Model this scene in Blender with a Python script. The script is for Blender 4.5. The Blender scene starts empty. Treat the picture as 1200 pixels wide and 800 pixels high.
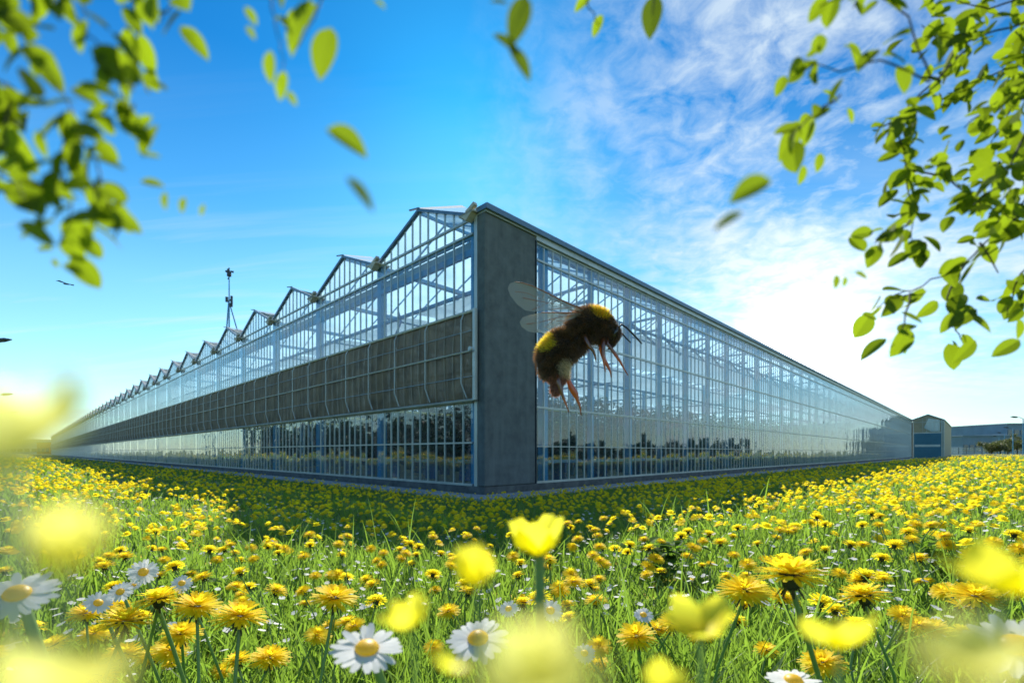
import bpy, bmesh, math, random
import numpy as np
from mathutils import Vector, Matrix, Quaternion
from mathutils import noise as mnoise

# ------------------------------------------------------------------ camera, sky, sun, exposure
sc = bpy.context.scene
C = sc.collection
F = 558.0                     # focal length in pixels of a 1200 px wide frame
CAMZ = 0.95
HZ = 530.0                    # row of the horizon
cd = bpy.data.cameras.new("camera")
cam = bpy.data.objects.new("camera", cd); C.objects.link(cam)
cam.location = (0, 0, CAMZ); cam.rotation_euler = (math.radians(90), 0, 0)
cd.sensor_width = 36; cd.lens = 36 * F / 1200; cd.shift_y = (HZ - 400) / 1200
cd.clip_start = 0.004; cd.clip_end = 5000
cd.dof.use_dof = True; cd.dof.focus_distance = 0.75; cd.dof.aperture_fstop = 11.5
sc.camera = cam

UR = Vector((0.6983, 0.7158)); UL = Vector((-0.7158, 0.6983))     # directions of the right and left facades
CORNER = Vector((-32 / F * 10.34, 10.34))
SUN_EL = math.radians(35.3)
sun_h = Vector((-0.68, 7.88)).normalized()
sun_dir = Vector((sun_h.x * math.cos(SUN_EL), sun_h.y * math.cos(SUN_EL), math.sin(SUN_EL)))
sl = bpy.data.lights.new("sun", 'SUN'); sl.energy = 5.0; sl.angle = math.radians(0.5); sl.color = (1.0, 0.95, 0.84)
so = bpy.data.objects.new("sun", sl); C.objects.link(so); so.location = (0, 0, 60)
so.rotation_euler = sun_dir.to_track_quat('Z', 'Y').to_euler()

W = bpy.data.worlds.new("World"); sc.world = W; W.use_nodes = True
wn = W.node_tree; wn.nodes.clear()
def N(t, ty, **kw):
    n = t.nodes.new(ty)
    for k, v in kw.items(): setattr(n, k, v)
    return n
def L(t, a, b): t.links.new(a, b)
def vmath(t, op, a, b=None):
    n = N(t, 'ShaderNodeMath', operation=op)
    for i, v in enumerate((a, b)):
        if v is None: continue
        if isinstance(v, (int, float)): n.inputs[i].default_value = v
        else: L(t, v, n.inputs[i])
    return n.outputs[0]
def ramp(t, fac, stops, interp='LINEAR'):
    n = N(t, 'ShaderNodeValToRGB'); n.color_ramp.interpolation = interp
    el = n.color_ramp.elements
    while len(el) < len(stops): el.new(0.5)
    for e, (p, c) in zip(el, stops):
        e.position = p; e.color = (c, c, c, 1) if isinstance(c, (int, float)) else (*c, 1)
    L(t, fac, n.inputs[0]); return n.outputs[0]
def mixc(t, fac, a, b, mode='MIX'):
    n = N(t, 'ShaderNodeMix', data_type='RGBA', blend_type=mode)
    if isinstance(fac, (int, float)): n.inputs[0].default_value = fac
    else: L(t, fac, n.inputs[0])
    for i, v in ((6, a), (7, b)):
        if isinstance(v, tuple): n.inputs[i].default_value = (*v, 1)
        else: L(t, v, n.inputs[i])
    return n.outputs[2]
sky = N(wn, 'ShaderNodeTexSky', sky_type='NISHITA'); sky.sun_disc = False
sky.sun_elevation = SUN_EL; sky.sun_rotation = math.atan2(sun_h.x, sun_h.y)
sky.air_density = 1.0; sky.dust_density = 0.25; sky.ozone_density = 3.0
tc = N(wn, 'ShaderNodeTexCoord'); D = tc.outputs['Generated']
sep = N(wn, 'ShaderNodeSeparateXYZ'); L(wn, D, sep.inputs[0])
X, Y, Z = sep.outputs
el = ramp(wn, Z, [(0.0, (1.0, 1.28, 1.22)), (0.10, (0.95, 1.26, 1.22)), (0.28, (0.62, 1.12, 1.20)), (0.42, (0.26, 0.86, 1.12)), (0.60, (0.06, 0.60, 1.0)), (1.0, (0.05, 0.5, 0.9))])
skyc = mixc(wn, 1.0, sky.outputs[0], el, 'MULTIPLY')
# thin clouds: patches of altocumulus to the right, faint streaks low on the left
zz = vmath(wn, 'ADD', vmath(wn, 'MAXIMUM', Z, 0.0), 0.16)
cx = vmath(wn, 'DIVIDE', X, zz); cy = vmath(wn, 'DIVIDE', Y, zz)
cmb = N(wn, 'ShaderNodeCombineXYZ'); L(wn, cx, cmb.inputs[0]); L(wn, cy, cmb.inputs[1])
n1 = N(wn, 'ShaderNodeTexNoise'); n1.inputs['Scale'].default_value = 1.3; n1.inputs['Detail'].default_value = 9; n1.inputs['Roughness'].default_value = 0.62; L(wn, cmb.outputs[0], n1.inputs['Vector'])
n2 = N(wn, 'ShaderNodeTexNoise'); n2.inputs['Scale'].default_value = 11; n2.inputs['Detail'].default_value = 6; n2.inputs['Roughness'].default_value = 0.6; n2.inputs['Distortion'].default_value = 0.4; L(wn, cmb.outputs[0], n2.inputs['Vector'])
# azimuth to the right of straight ahead
az = vmath(wn, 'DIVIDE', X, vmath(wn, 'MAXIMUM', Y, 0.05))
mr = ramp(wn, vmath(wn, 'ADD', vmath(wn, 'MULTIPLY', az, 0.5), vmath(wn, 'ADD', vmath(wn, 'MULTIPLY', n1.outputs[0], 0.35), 0.325)), [(0.44, 0.0), (0.56, 0.28), (0.68, 0.75), (0.80, 1.0), (1.0, 0.6)])
cl1 = ramp(wn, vmath(wn, 'ADD', vmath(wn, 'MULTIPLY', n1.outputs[0], 0.55), vmath(wn, 'MULTIPLY', n2.outputs[0], 0.45)), [(0.42, 0.0), (0.50, 0.45), (0.58, 1.0)])
right = vmath(wn, 'MULTIPLY', cl1, mr)
mp = N(wn, 'ShaderNodeMapping'); mp.inputs['Rotation'].default_value = (0, 0, 0.55); mp.inputs['Scale'].default_value = (0.35, 2.2, 1); L(wn, cmb.outputs[0], mp.inputs[0])
n3 = N(wn, 'ShaderNodeTexNoise'); n3.inputs['Scale'].default_value = 1.1; n3.inputs['Detail'].default_value = 8; n3.inputs['Roughness'].default_value = 0.6; n3.inputs['Distortion'].default_value = 0.5; L(wn, mp.outputs[0], n3.inputs['Vector'])
low = ramp(wn, Z, [(0.0, 0.7), (0.30, 0.75), (0.46, 0.12), (0.6, 0.05)])
left = vmath(wn, 'MULTIPLY', ramp(wn, n3.outputs[0], [(0.47, 0.0), (0.68, 0.8)]), low)
cl = vmath(wn, 'MINIMUM', vmath(wn, 'ADD', vmath(wn, 'MULTIPLY', right, 0.80), left), 0.9)
skyc = mixc(wn, cl, skyc, (5.6, 6.5, 7.0))
# the sun burning through thin haze low over the roof line
g = Vector((340 / F, 1, 113 / F)).normalized()
dp = N(wn, 'ShaderNodeVectorMath', operation='DOT_PRODUCT'); L(wn, D, dp.inputs[0]); dp.inputs[1].default_value = g
dpc = vmath(wn, 'MAXIMUM', dp.outputs['Value'], 0.0)
glow = vmath(wn, 'ADD', vmath(wn, 'MULTIPLY', vmath(wn, 'POWER', dpc, 600), 70.0),
             vmath(wn, 'ADD', vmath(wn, 'MULTIPLY', vmath(wn, 'POWER', dpc, 70), 3.4), vmath(wn, 'MULTIPLY', vmath(wn, 'POWER', dpc, 12), 0.0)))
gv = N(wn, 'ShaderNodeVectorMath', operation='SCALE'); gv.inputs[0].default_value = (1.0, 1.0, 0.98); L(wn, glow, gv.inputs['Scale'])
skyc = mixc(wn, 1.0, skyc, gv.outputs[0], 'ADD')
bg = N(wn, 'ShaderNodeBackground'); bg.inputs[1].default_value = 0.085; L(wn, skyc, bg.inputs[0])
wo = N(wn, 'ShaderNodeOutputWorld'); L(wn, bg.outputs[0], wo.inputs[0])
sc.view_settings.view_transform = 'Standard'; sc.view_settings.look = 'None'
sc.view_settings.exposure = 0.80; sc.view_settings.gamma = 1.0
sc.render.engine = 'CYCLES'
sc.cycles.transparent_max_bounces = 24; sc.cycles.max_bounces = 8
sc.cycles.transmission_bounces = 6; sc.cycles.caustics_reflective = False; sc.cycles.caustics_refractive = False
sc.cycles.use_denoising = True

# ------------------------------------------------------------------ helpers
def at(px, py, d):
    """point d metres in front of the camera plane that shows at pixel (px, py) of the photo"""
    return Vector(((px - 600) / F * d, d, CAMZ - (py - HZ) / F * d))
def tag(o, label=None, cat=None, group=None, kind=None):
    if label: o['label'] = label
    if cat: o['category'] = cat
    if group: o['group'] = group
    if kind: o['kind'] = kind
    return o
def empty(name, loc=(0, 0, 0), rz=0, parent=None):
    o = bpy.data.objects.new(name, None); C.objects.link(o); o.location = loc; o.rotation_euler = (0, 0, rz)
    o.empty_display_size = 0.1
    if parent: o.parent = parent
    return o
class MB:
    def __init__(s): s.v = []; s.f = []; s.c = []
    def add(s, vs, fs):
        b = len(s.v); s.v += [tuple(v) for v in vs]; s.f += [tuple(i + b for i in f) for f in fs]; return s
    def box(s, x0, x1, y0, y1, z0, z1):
        return s.add([(x0,y0,z0),(x1,y0,z0),(x1,y1,z0),(x0,y1,z0),(x0,y0,z1),(x1,y0,z1),(x1,y1,z1),(x0,y1,z1)],
                     [(3,2,1,0),(4,5,6,7),(0,1,5,4),(1,2,6,5),(2,3,7,6),(3,0,4,7)])
    def bar(s, a, b, w, h=None, up=Vector((0, 0, 1))):
        a = Vector(a); b = Vector(b); h = h or w; d = (b - a).normalized()
        if abs(d.dot(up)) > 0.99: up = Vector((0, 1, 0))
        sx = d.cross(up).normalized() * w / 2; sy = sx.cross(d).normalized() * h / 2
        return s.add([a-sx-sy, a+sx-sy, a+sx+sy, a-sx+sy, b-sx-sy, b+sx-sy, b+sx+sy, b-sx+sy],
                     [(3,2,1,0),(4,5,6,7),(0,1,5,4),(1,2,6,5),(2,3,7,6),(3,0,4,7)])
    def tube(s, pts, rs, n=8, cap=True):
        pts = [Vector(p) for p in pts]
        if not isinstance(rs, (list, tuple)): rs = [rs] * len(pts)
        rings = []; ref = None
        for i, p in enumerate(pts):
            d = (pts[min(i+1, len(pts)-1)] - pts[max(i-1, 0)]).normalized()
            if ref is None:
                ref = d.orthogonal().normalized()
            ref = (ref - d * ref.dot(d)).normalized(); q = d.cross(ref)
            rings.append([p + (ref * math.cos(a) + q * math.sin(a)) * rs[i] for a in [2*math.pi*k/n for k in range(n)]])
        vs = [v for r in rings for v in r]; fs = []
        for i in range(len(pts) - 1):
            for k in range(n):
                fs.append((i*n+k, i*n+(k+1) % n, (i+1)*n+(k+1) % n, (i+1)*n+k))
        if cap: fs.append(tuple(reversed(range(n)))); fs.append(tuple((len(pts)-1)*n+k for k in range(n)))
        return s.add(vs, fs)
    def build(s, name, mat, parent=None, smooth=False, loc=None, rz=0):
        m = bpy.data.meshes.new(name); m.from_pydata(s.v, [], s.f); m.materials.append(mat)
        if smooth: m.shade_smooth()
        m.update()
        o = bpy.data.objects.new(name, m); C.objects.link(o)
        if parent: o.parent = parent
        if loc is not None: o.location = loc
        o.rotation_euler = (0, 0, rz)
        return o
def np_mesh(name, V, faces, mat, parent=None, smooth=False, col=None):
    """V (n,3); faces (m,k) with fixed k; optional per-vertex colour attribute 'tint'"""
    V = np.asarray(V, dtype=np.float32); faces = np.asarray(faces, dtype=np.int32)
    m = bpy.data.meshes.new(name); k = faces.shape[1]
    m.vertices.add(len(V)); m.vertices.foreach_set('co', V.ravel())
    m.loops.add(faces.size); m.loops.foreach_set('vertex_index', faces.ravel())
    m.polygons.add(len(faces)); m.polygons.foreach_set('loop_start', np.arange(0, faces.size, k, dtype=np.int32))
    if smooth: m.polygons.foreach_set('use_smooth', np.ones(len(faces), dtype=bool))
    if col is not None:
        a = m.color_attributes.new('tint', 'FLOAT_COLOR', 'POINT')
        a.data.foreach_set('color', np.concatenate([col, np.ones((len(col), 1))], 1).astype(np.float32).ravel())
    m.materials.append(mat); m.update(calc_edges=True)
    o = bpy.data.objects.new(name, m); C.objects.link(o)
    if parent: o.parent = parent
    return o
def dup(o, parent=None, loc=None):
    c = o.copy(); C.objects.link(c)
    if parent is not None: c.parent = parent
    if loc is not None: c.location = loc
    for ch in list(o.children): dup(ch, c)
    return c

# ------------------------------------------------------------------ materials
def mat(name, col, rough=0.6, metal=0.0, var=0.0, scale=5.0, bump=0.0, bscale=40, spec=0.5):
    m = bpy.data.materials.new(name); m.use_nodes = True; t = m.node_tree
    p = t.nodes['Principled BSDF']
    p.inputs['Base Color'].default_value = (*col, 1); p.inputs['Roughness'].default_value = rough
    p.inputs['Metallic'].default_value = metal; p.inputs['Specular IOR Level'].default_value = spec
    if var or bump:
        co = N(t, 'ShaderNodeTexCoord')
    if var:
        n = N(t, 'ShaderNodeTexNoise'); n.inputs['Scale'].default_value = scale; n.inputs['Detail'].default_value = 8; n.inputs['Roughness'].default_value = 0.62
        L(t, co.outputs['Object'], n.inputs['Vector'])
        r = ramp(t, n.outputs[0], [(0.3, tuple(c * (1 - var) for c in col)), (0.7, tuple(min(1, c * (1 + var)) for c in col))])
        L(t, r, p.inputs['Base Color'])
    if bump:
        n = N(t, 'ShaderNodeTexNoise'); n.inputs['Scale'].default_value = bscale; n.inputs['Detail'].default_value = 5
        L(t, co.outputs['Object'], n.inputs['Vector'])
        b = N(t, 'ShaderNodeBump'); b.inputs['Strength'].default_value = bump; b.inputs['Distance'].default_value = 0.02
        L(t, n.outputs[0], b.inputs['Height']); L(t, b.outputs[0], p.inputs['Normal'])
    return m
def thin_mat(name, colA, colB, trans=(0.3, 0.5, 0.05), tf=0.45, rough=0.45, gloss=0.06, tint=False):
    """thin leaf/petal: diffuse + translucent + a little gloss, colour varied per blade or leaf"""
    m = bpy.data.materials.new(name); m.use_nodes = True; t = m.node_tree; t.nodes.clear()
    g = N(t, 'ShaderNodeNewGeometry')
    r = g.outputs['Random Per Island']
    if tint:
        a = N(t, 'ShaderNodeAttribute', attribute_name='tint'); c = a.outputs['Color']; tr = mixc(t, 1.0, c, trans, 'MULTIPLY')
    else:
        c = mixc(t, r, colA, colB); tr = mixc(t, r, trans, tuple(min(1, x * 1.25) for x in trans))
    d = N(t, 'ShaderNodeBsdfDiffuse'); L(t, c, d.inputs[0])
    tl = N(t, 'ShaderNodeBsdfTranslucent'); L(t, tr, tl.inputs[0])
    mx = N(t, 'ShaderNodeMixShader'); mx.inputs[0].default_value = tf; L(t, d.outputs[0], mx.inputs[1]); L(t, tl.outputs[0], mx.inputs[2])
    gl = N(t, 'ShaderNodeBsdfGlossy'); gl.inputs['Roughness'].default_value = rough
    m2 = N(t, 'ShaderNodeMixShader'); m2.inputs[0].default_value = gloss; L(t, mx.outputs[0], m2.inputs[1]); L(t, gl.outputs[0], m2.inputs[2])
    o = N(t, 'ShaderNodeOutputMaterial'); L(t, m2.outputs[0], o.inputs[0])
    return m
def glass_mat(name, tint, refl=1.0, haze=0.0):
    m = bpy.data.materials.new(name); m.use_nodes = True; t = m.node_tree; t.nodes.clear()
    tr = N(t, 'ShaderNodeBsdfTransparent'); tr.inputs[0].default_value = (*tint, 1)
    gl = N(t, 'ShaderNodeBsdfGlossy'); gl.inputs['Roughness'].default_value = 0.02; gl.inputs[0].default_value = (0.9, 0.95, 1, 1)
    co = N(t, 'ShaderNodeTexCoord'); n = N(t, 'ShaderNodeTexNoise'); n.inputs['Scale'].default_value = 1.1; n.inputs['Detail'].default_value = 2
    L(t, co.outputs['Object'], n.inputs['Vector'])
    b = N(t, 'ShaderNodeBump'); b.inputs['Strength'].default_value = 0.12; b.inputs['Distance'].default_value = 0.05; L(t, n.outputs[0], b.inputs['Height'])
    # every pane sits at a very slightly different angle
    scl = N(t, 'ShaderNodeVectorMath', operation='MULTIPLY'); L(t, co.outputs['Object'], scl.inputs[0]); scl.inputs[1].default_value = (12 / 4.1, 12 / 4.1, 0.52)
    flo = N(t, 'ShaderNodeVectorMath', operation='FLOOR'); L(t, scl.outputs[0], flo.inputs[0])
    oi = N(t, 'ShaderNodeObjectInfo'); ad = N(t, 'ShaderNodeVectorMath', operation='ADD'); L(t, flo.outputs[0], ad.inputs[0]); L(t, oi.outputs['Location'], ad.inputs[1])
    wn_ = N(t, 'ShaderNodeTexWhiteNoise'); L(t, ad.outputs[0], wn_.inputs[0])
    sb = N(t, 'ShaderNodeVectorMath', operation='SUBTRACT'); L(t, wn_.outputs['Color'], sb.inputs[0]); sb.inputs[1].default_value = (0.5, 0.5, 0.5)
    sc2 = N(t, 'ShaderNodeVectorMath', operation='SCALE'); L(t, sb.outputs[0], sc2.inputs[0]); sc2.inputs['Scale'].default_value = 0.022
    an = N(t, 'ShaderNodeVectorMath', operation='ADD'); L(t, b.outputs[0], an.inputs[0]); L(t, sc2.outputs[0], an.inputs[1])
    nz_ = N(t, 'ShaderNodeVectorMath', operation='NORMALIZE'); L(t, an.outputs[0], nz_.inputs[0]); L(t, nz_.outputs[0], gl.inputs['Normal'])
    lw = N(t, 'ShaderNodeLayerWeight'); lw.inputs[0].default_value = 0.5
    f = vmath(t, 'MULTIPLY', vmath(t, 'ADD', vmath(t, 'MULTIPLY', vmath(t, 'POWER', lw.outputs['Facing'], 4.2), 0.92), 0.09), refl)
    f = vmath(t, 'MINIMUM', f, 1.0)
    mx = N(t, 'ShaderNodeMixShader'); L(t, f, mx.inputs[0]); L(t, tr.outputs[0], mx.inputs[1]); L(t, gl.outputs[0], mx.inputs[2])
    out = mx.outputs[0]
    if haze:
        df = N(t, 'ShaderNodeBsdfTranslucent'); df.inputs[0].default_value = (0.8, 0.9, 0.95, 1)
        n2 = N(t, 'ShaderNodeTexNoise'); n2.inputs['Scale'].default_value = 1.7; n2.inputs['Detail'].default_value = 6; L(t, co.outputs['Object'], n2.inputs['Vector'])
        m3 = N(t, 'ShaderNodeMixShader'); sz_ = N(t, 'ShaderNodeSeparateXYZ'); L(t, co.outputs['Object'], sz_.inputs[0])
        mpg = N(t, 'ShaderNodeMapping'); mpg.inputs['Scale'].default_value = (7, 7, 0.5); L(t, co.outputs['Object'], mpg.inputs[0])
        n5 = N(t, 'ShaderNodeTexNoise'); n5.inputs['Scale'].default_value = 1.0; n5.inputs['Detail'].default_value = 6; L(t, mpg.outputs[0], n5.inputs['Vector'])
        dirt = vmath(t, 'MULTIPLY', ramp(t, n5.outputs[0], [(0.48, 0.0), (0.72, 0.22)]), ramp(t, vmath(t, 'DIVIDE', sz_.outputs[2], 7.0), [(0.0, 1.0), (0.25, 0.45), (1.0, 0.7)]))
        L(t, vmath(t, 'ADD', dirt, ramp(t, n2.outputs[0], [(0.3, haze * 0.5), (0.7, haze * 1.5)])), m3.inputs[0]); L(t, out, m3.inputs[1]); L(t, df.outputs[0], m3.inputs[2]); out = m3.outputs[0]
    o = N(t, 'ShaderNodeOutputMaterial'); L(t, out, o.inputs[0])
    return m
M = {}
M['panel'] = mat('precast concrete, blue grey', (0.115, 0.138, 0.142), 0.8, var=0.28, scale=3.5, bump=0.35, bscale=60)
M['plinth'] = mat('plinth concrete', (0.10, 0.11, 0.11), 0.9, var=0.4, scale=4, bump=0.5)
M['path'] = mat('apron concrete', (0.30, 0.34, 0.36), 0.85, var=0.25, scale=3, bump=0.3)
M['bar'] = mat('aluminium glazing bar', (0.50, 0.55, 0.54), 0.4, 0.4, var=0.15, scale=2)
M['steel'] = mat('pale blue painted steel', (0.09, 0.29, 0.50), 0.45, 0.2, var=0.15, scale=3)
M['steel_d'] = mat('dark grey steel', (0.05, 0.07, 0.085), 0.5, 0.4, var=0.2)
M['blue'] = mat('blue painted steel', (0.015, 0.10, 0.30), 0.45, 0.1, var=0.2)
M['white'] = mat('white painted metal', (0.75, 0.76, 0.72), 0.45, var=0.08)
M['beige'] = mat('cream gutter end', (0.55, 0.52, 0.44), 0.6, var=0.15, scale=8)
M['gutter'] = mat('blue grey gutter profile', (0.13, 0.22, 0.32), 0.4, 0.35, var=0.15)
M['yellow_pipe'] = mat('yellow painted pipe', (0.62, 0.48, 0.08), 0.5)
M['glass'] = glass_mat('clear greenhouse glass', (0.66, 0.88, 0.95), 1.25, 0.05)
M['floor'] = mat('greenhouse concrete floor', (0.12, 0.15, 0.16), 0.8, var=0.3, scale=1)
M['crop'] = thin_mat('crop leaves', (0.012, 0.035, 0.028), (0.03, 0.075, 0.05), (0.03, 0.09, 0.05), 0.25)
m = bpy.data.materials.new('whitewashed roof glass'); m.use_nodes = True; t = m.node_tree; t.nodes.clear()
co = N(t, 'ShaderNodeTexCoord'); n = N(t, 'ShaderNodeTexNoise'); n.inputs['Scale'].default_value = 0.9; n.inputs['Detail'].default_value = 7; L(t, co.outputs['Object'], n.inputs['Vector'])
tl = N(t, 'ShaderNodeBsdfTranslucent'); L(t, ramp(t, n.outputs[0], [(0.3, (0.38, 0.48, 0.54)), (0.7, (0.58, 0.67, 0.70))]), tl.inputs[0])
tr = N(t, 'ShaderNodeBsdfTransparent'); tr.inputs[0].default_value = (0.85, 0.95, 1, 1)
mx = N(t, 'ShaderNodeMixShader'); mx.inputs[0].default_value = 0.16; L(t, tl.outputs[0], mx.inputs[1]); L(t, tr.outputs[0], mx.inputs[2])
o = N(t, 'ShaderNodeOutputMaterial'); L(t, mx.outputs[0], o.inputs[0]); M['roof'] = m
m = bpy.data.materials.new('brown shade cloth'); m.use_nodes = True; t = m.node_tree
p = t.nodes['Principled BSDF']; p.inputs['Roughness'].default_value = 0.75
co = N(t, 'ShaderNodeTexCoord'); n = N(t, 'ShaderNodeTexNoise'); n.inputs['Scale'].default_value = 2.2; n.inputs['Detail'].default_value = 8; L(t, co.outputs['Object'], n.inputs['Vector'])
sy_ = N(t, 'ShaderNodeSeparateXYZ'); L(t, co.outputs['Object'], sy_.inputs[0])
bars_through = vmath(t, 'LESS_THAN', vmath(t, 'FRACT', vmath(t, 'MULTIPLY', sy_.outputs[1], 12 / 4.1)), 0.09)  # glazing bars showing through, painted as pale stripes in the cloth colour
L(t, mixc(t, vmath(t, 'MULTIPLY', bars_through, 0.35), ramp(t, n.outputs[0], [(0.3, (0.11, 0.078, 0.046)), (0.7, (0.25, 0.18, 0.105))]), (0.55, 0.52, 0.45)), p.inputs['Base Color'])
tr = N(t, 'ShaderNodeBsdfTransparent'); mx = N(t, 'ShaderNodeMixShader'); mx.inputs[0].default_value = 0.04
L(t, p.outputs[0], mx.inputs[1]); L(t, tr.outputs[0], mx.inputs[2]); L(t, mx.outputs[0], t.nodes['Material Output'].inputs[0]); M['screen'] = m
M['grass'] = thin_mat('meadow grass', (0.045, 0.10, 0.010), (0.105, 0.17, 0.028), (0.27, 0.44, 0.045), 0.5, 0.4, 0.05)
M['dand'] = thin_mat('dandelion petals', (0.84, 0.58, 0.012), (0.92, 0.74, 0.02), (1.0, 0.80, 0.03), 0.6, 0.6, 0.02)
M['butter'] = thin_mat('buttercup petals', (0.90, 0.76, 0.02), (0.92, 0.80, 0.03), (1.0, 0.92, 0.06), 0.62, 0.4, 0.03)
M['petal_w'] = thin_mat('daisy petals', (0.80, 0.80, 0.78), (0.82, 0.82, 0.80), (0.85, 0.87, 0.85), 0.4, 0.6, 0.02)
M['disc'] = thin_mat('daisy disc', (0.92, 0.55, 0.02), (0.95, 0.6, 0.03), (1.0, 0.7, 0.03), 0.6)
M['calyx'] = mat('dark calyx', (0.022, 0.035, 0.012), 0.7)
M['stem'] = thin_mat('flower stem', (0.12, 0.24, 0.05), (0.18, 0.30, 0.08), (0.2, 0.4, 0.08), 0.3)
M['leaf'] = thin_mat('tree leaves', (0.02, 0.05, 0.004), (0.12, 0.17, 0.006), (0.25, 0.36, 0.010), 0.5, 0.6, 0.015)
M['leaf_shaded'] = thin_mat('leaves with painted shade', (0.02, 0.045, 0.004), (0.06, 0.09, 0.006), (0.11, 0.17, 0.008), 0.4, 0.6, 0.015)  # darker copy of the leaf colour; the shade is put into it
M['twig'] = mat('twig bark', (0.05, 0.045, 0.04), 0.8)
t = M['panel'].node_tree; pb = t.nodes['Principled BSDF']; lk = pb.inputs['Base Color'].links[0].from_socket
co = N(t, 'ShaderNodeTexCoord'); mpn = N(t, 'ShaderNodeMapping'); mpn.inputs['Scale'].default_value = (5, 5, 0.35); L(t, co.outputs['Object'], mpn.inputs[0])
n = N(t, 'ShaderNodeTexNoise'); n.inputs['Scale'].default_value = 1.2; n.inputs['Detail'].default_value = 7; L(t, mpn.outputs[0], n.inputs['Vector'])
L(t, mixc(t, ramp(t, n.outputs[0], [(0.5, 0.0), (0.75, 0.55)]), lk, (0.17, 0.20, 0.20)), pb.inputs['Base Color'])
# meadow soil with short grass
m = bpy.data.materials.new('meadow turf'); m.use_nodes = True; t = m.node_tree; p = t.nodes['Principled BSDF']; p.inputs['Roughness'].default_value = 0.9
co = N(t, 'ShaderNodeTexCoord')
n = N(t, 'ShaderNodeTexNoise'); n.inputs['Scale'].default_value = 3; n.inputs['Detail'].default_value = 10; n.inputs['Roughness'].default_value = 0.7; L(t, co.outputs['Object'], n.inputs['Vector'])
base = ramp(t, n.outputs[0], [(0.3, (0.025, 0.055, 0.010)), (0.7, (0.075, 0.14, 0.02))])
v = N(t, 'ShaderNodeTexVoronoi'); v.inputs['Scale'].default_value = 6.5; L(t, co.outputs['Object'], v.inputs['Vector'])
fl = ramp(t, v.outputs['Distance'], [(0.20, 1.0), (0.34, 0.0)])
L(t, mixc(t, fl, base, (0.62, 0.45, 0.02)), p.inputs['Base Color']); M['turf'] = m

# ------------------------------------------------------------------ terrain
def pd_np(x, y):
    dx = x - CORNER.x; dy = y - CORNER.y
    pl = -(dx * UR.x + dy * UR.y); pr = -(dx * UL.x + dy * UL.y)
    return np.maximum(pl, pr)
def gh(x, y):
    x = np.asarray(x, float); y = np.asarray(y, float)
    p = np.clip((pd_np(x, y) - 0.8) / 6.8, 0, 1)
    r = np.hypot(x, y)
    return 0.55 * p + 0.02 * np.sin(x * 0.9 + 1) * np.sin(y * 0.7) * np.clip(p * 3, 0, 1)* np.clip(r / 3, 0, 1)
def gz(x, y): return float(gh(x, y))
rs = np.concatenate([np.linspace(0, 30, 61)[1:], np.geomspace(32, 3500, 40)])
na = 200
ang = np.linspace(0, 2 * np.pi, na, endpoint=False)
GX = np.concatenate([[0], np.outer(rs, np.cos(ang)).ravel()]); GY = np.concatenate([[0], np.outer(rs, np.sin(ang)).ravel()])
V = np.stack([GX, GY, gh(GX, GY) - 0.012], 1)
fs = []
for i in range(len(rs) - 1):
    a = 1 + i * na; k = np.arange(na); k2 = (k + 1) % na
    fs.append(np.stack([a + k, a + na + k, a + na + k2, a + k2], 1))
k = np.arange(na); fs.append(np.stack([np.zeros(na, int), 1 + k, 1 + (k + 1) % na, np.zeros(na, int)], 1)[:, :4])
fs_q = np.concatenate(fs[:-1]); tri = fs[-1][:, :3]
g_ = np_mesh('meadow_ground', V, fs_q, M['turf'], smooth=True); tag(g_, kind='structure')
mb = MB(); cz = float(gh(0, 0) - 0.012)
mb.add([(0, 0, cz)] + [tuple(V[1 + i]) for i in range(na)], [(0, 1 + i, 1 + (i + 1) % na) for i in range(na)])
o = mb.build('meadow_patch', M['turf']); tag(o, kind='structure')

rng = np.random.default_rng(4)
def blades(name, n, r0, r1, a0, a1, hmean, wbase, material, pdmin=1.0, hmin=0.4):
    r = np.exp(rng.uniform(math.log(r0), math.log(r1), n)); a = rng.uniform(a0, a1, n)
    x = r * np.sin(a); y = r * np.cos(a)
    k = pd_np(x, y) > pdmin; x = x[k]; y = y[k]; r = r[k]; n = len(x)
    z = gh(x, y) - 0.01
    patch = 0.75 + 0.35 * np.sin(x * 2.1 + np.sin(y * 1.7)) * np.sin(y * 2.7 + 1.3 * np.sin(x * 1.1))
    h = hmean * rng.uniform(hmin, 1.0, n) * patch * (1 + 0.25 * rng.standard_normal(n)).clip(0.4, 1.6)
    w = wbase * rng.uniform(0.6, 1.3, n) * (1 + r / 2.2)
    th = rng.uniform(0, 2 * np.pi, n); ph = rng.uniform(0, 2 * np.pi, n)
    lean = h * rng.uniform(0.1, 0.75, n)
    wx, wy = np.cos(th), np.sin(th); lx, ly = np.cos(ph), np.sin(ph)
    P = []
    for s, ws in ((0, 1.0), (0.45, 0.9), (0.8, 0.55), (1.0, 0.06)):
        cxp = x + lx * lean * s ** 2; cyp = y + ly * lean * s ** 2; czp = z + h * (s - 0.18 * s ** 2 * (lean / h))
        for sg in (-1, 1):
            P.append(np.stack([cxp + sg * wx * w * ws / 2, cyp + sg * wy * w * ws / 2, czp], 1))
    V = np.stack(P, 1).reshape(-1, 3)
    b = np.arange(n)[:, None] * 8
    q = np.concatenate([b + np.array([[0, 1, 3, 2]]), b + np.array([[2, 3, 5, 4]]), b + np.array([[4, 5, 7, 6]])])
    return np_mesh(name, V, q, material)
o = blades('meadow_grass', 150000, 0.28, 60, -1.0, 1.0, 0.128, 0.0036, M['grass'])
tag(o, 'green meadow grass growing between the flowers', 'grass', kind='stuff')
o = blades('tall_grass', 1500, 0.75, 7, -0.95, 0.95, 0.27, 0.003, M['grass'], hmin=0.6)
tag(o, 'taller single grass stalks rising above the meadow', 'grass', kind='stuff')

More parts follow.
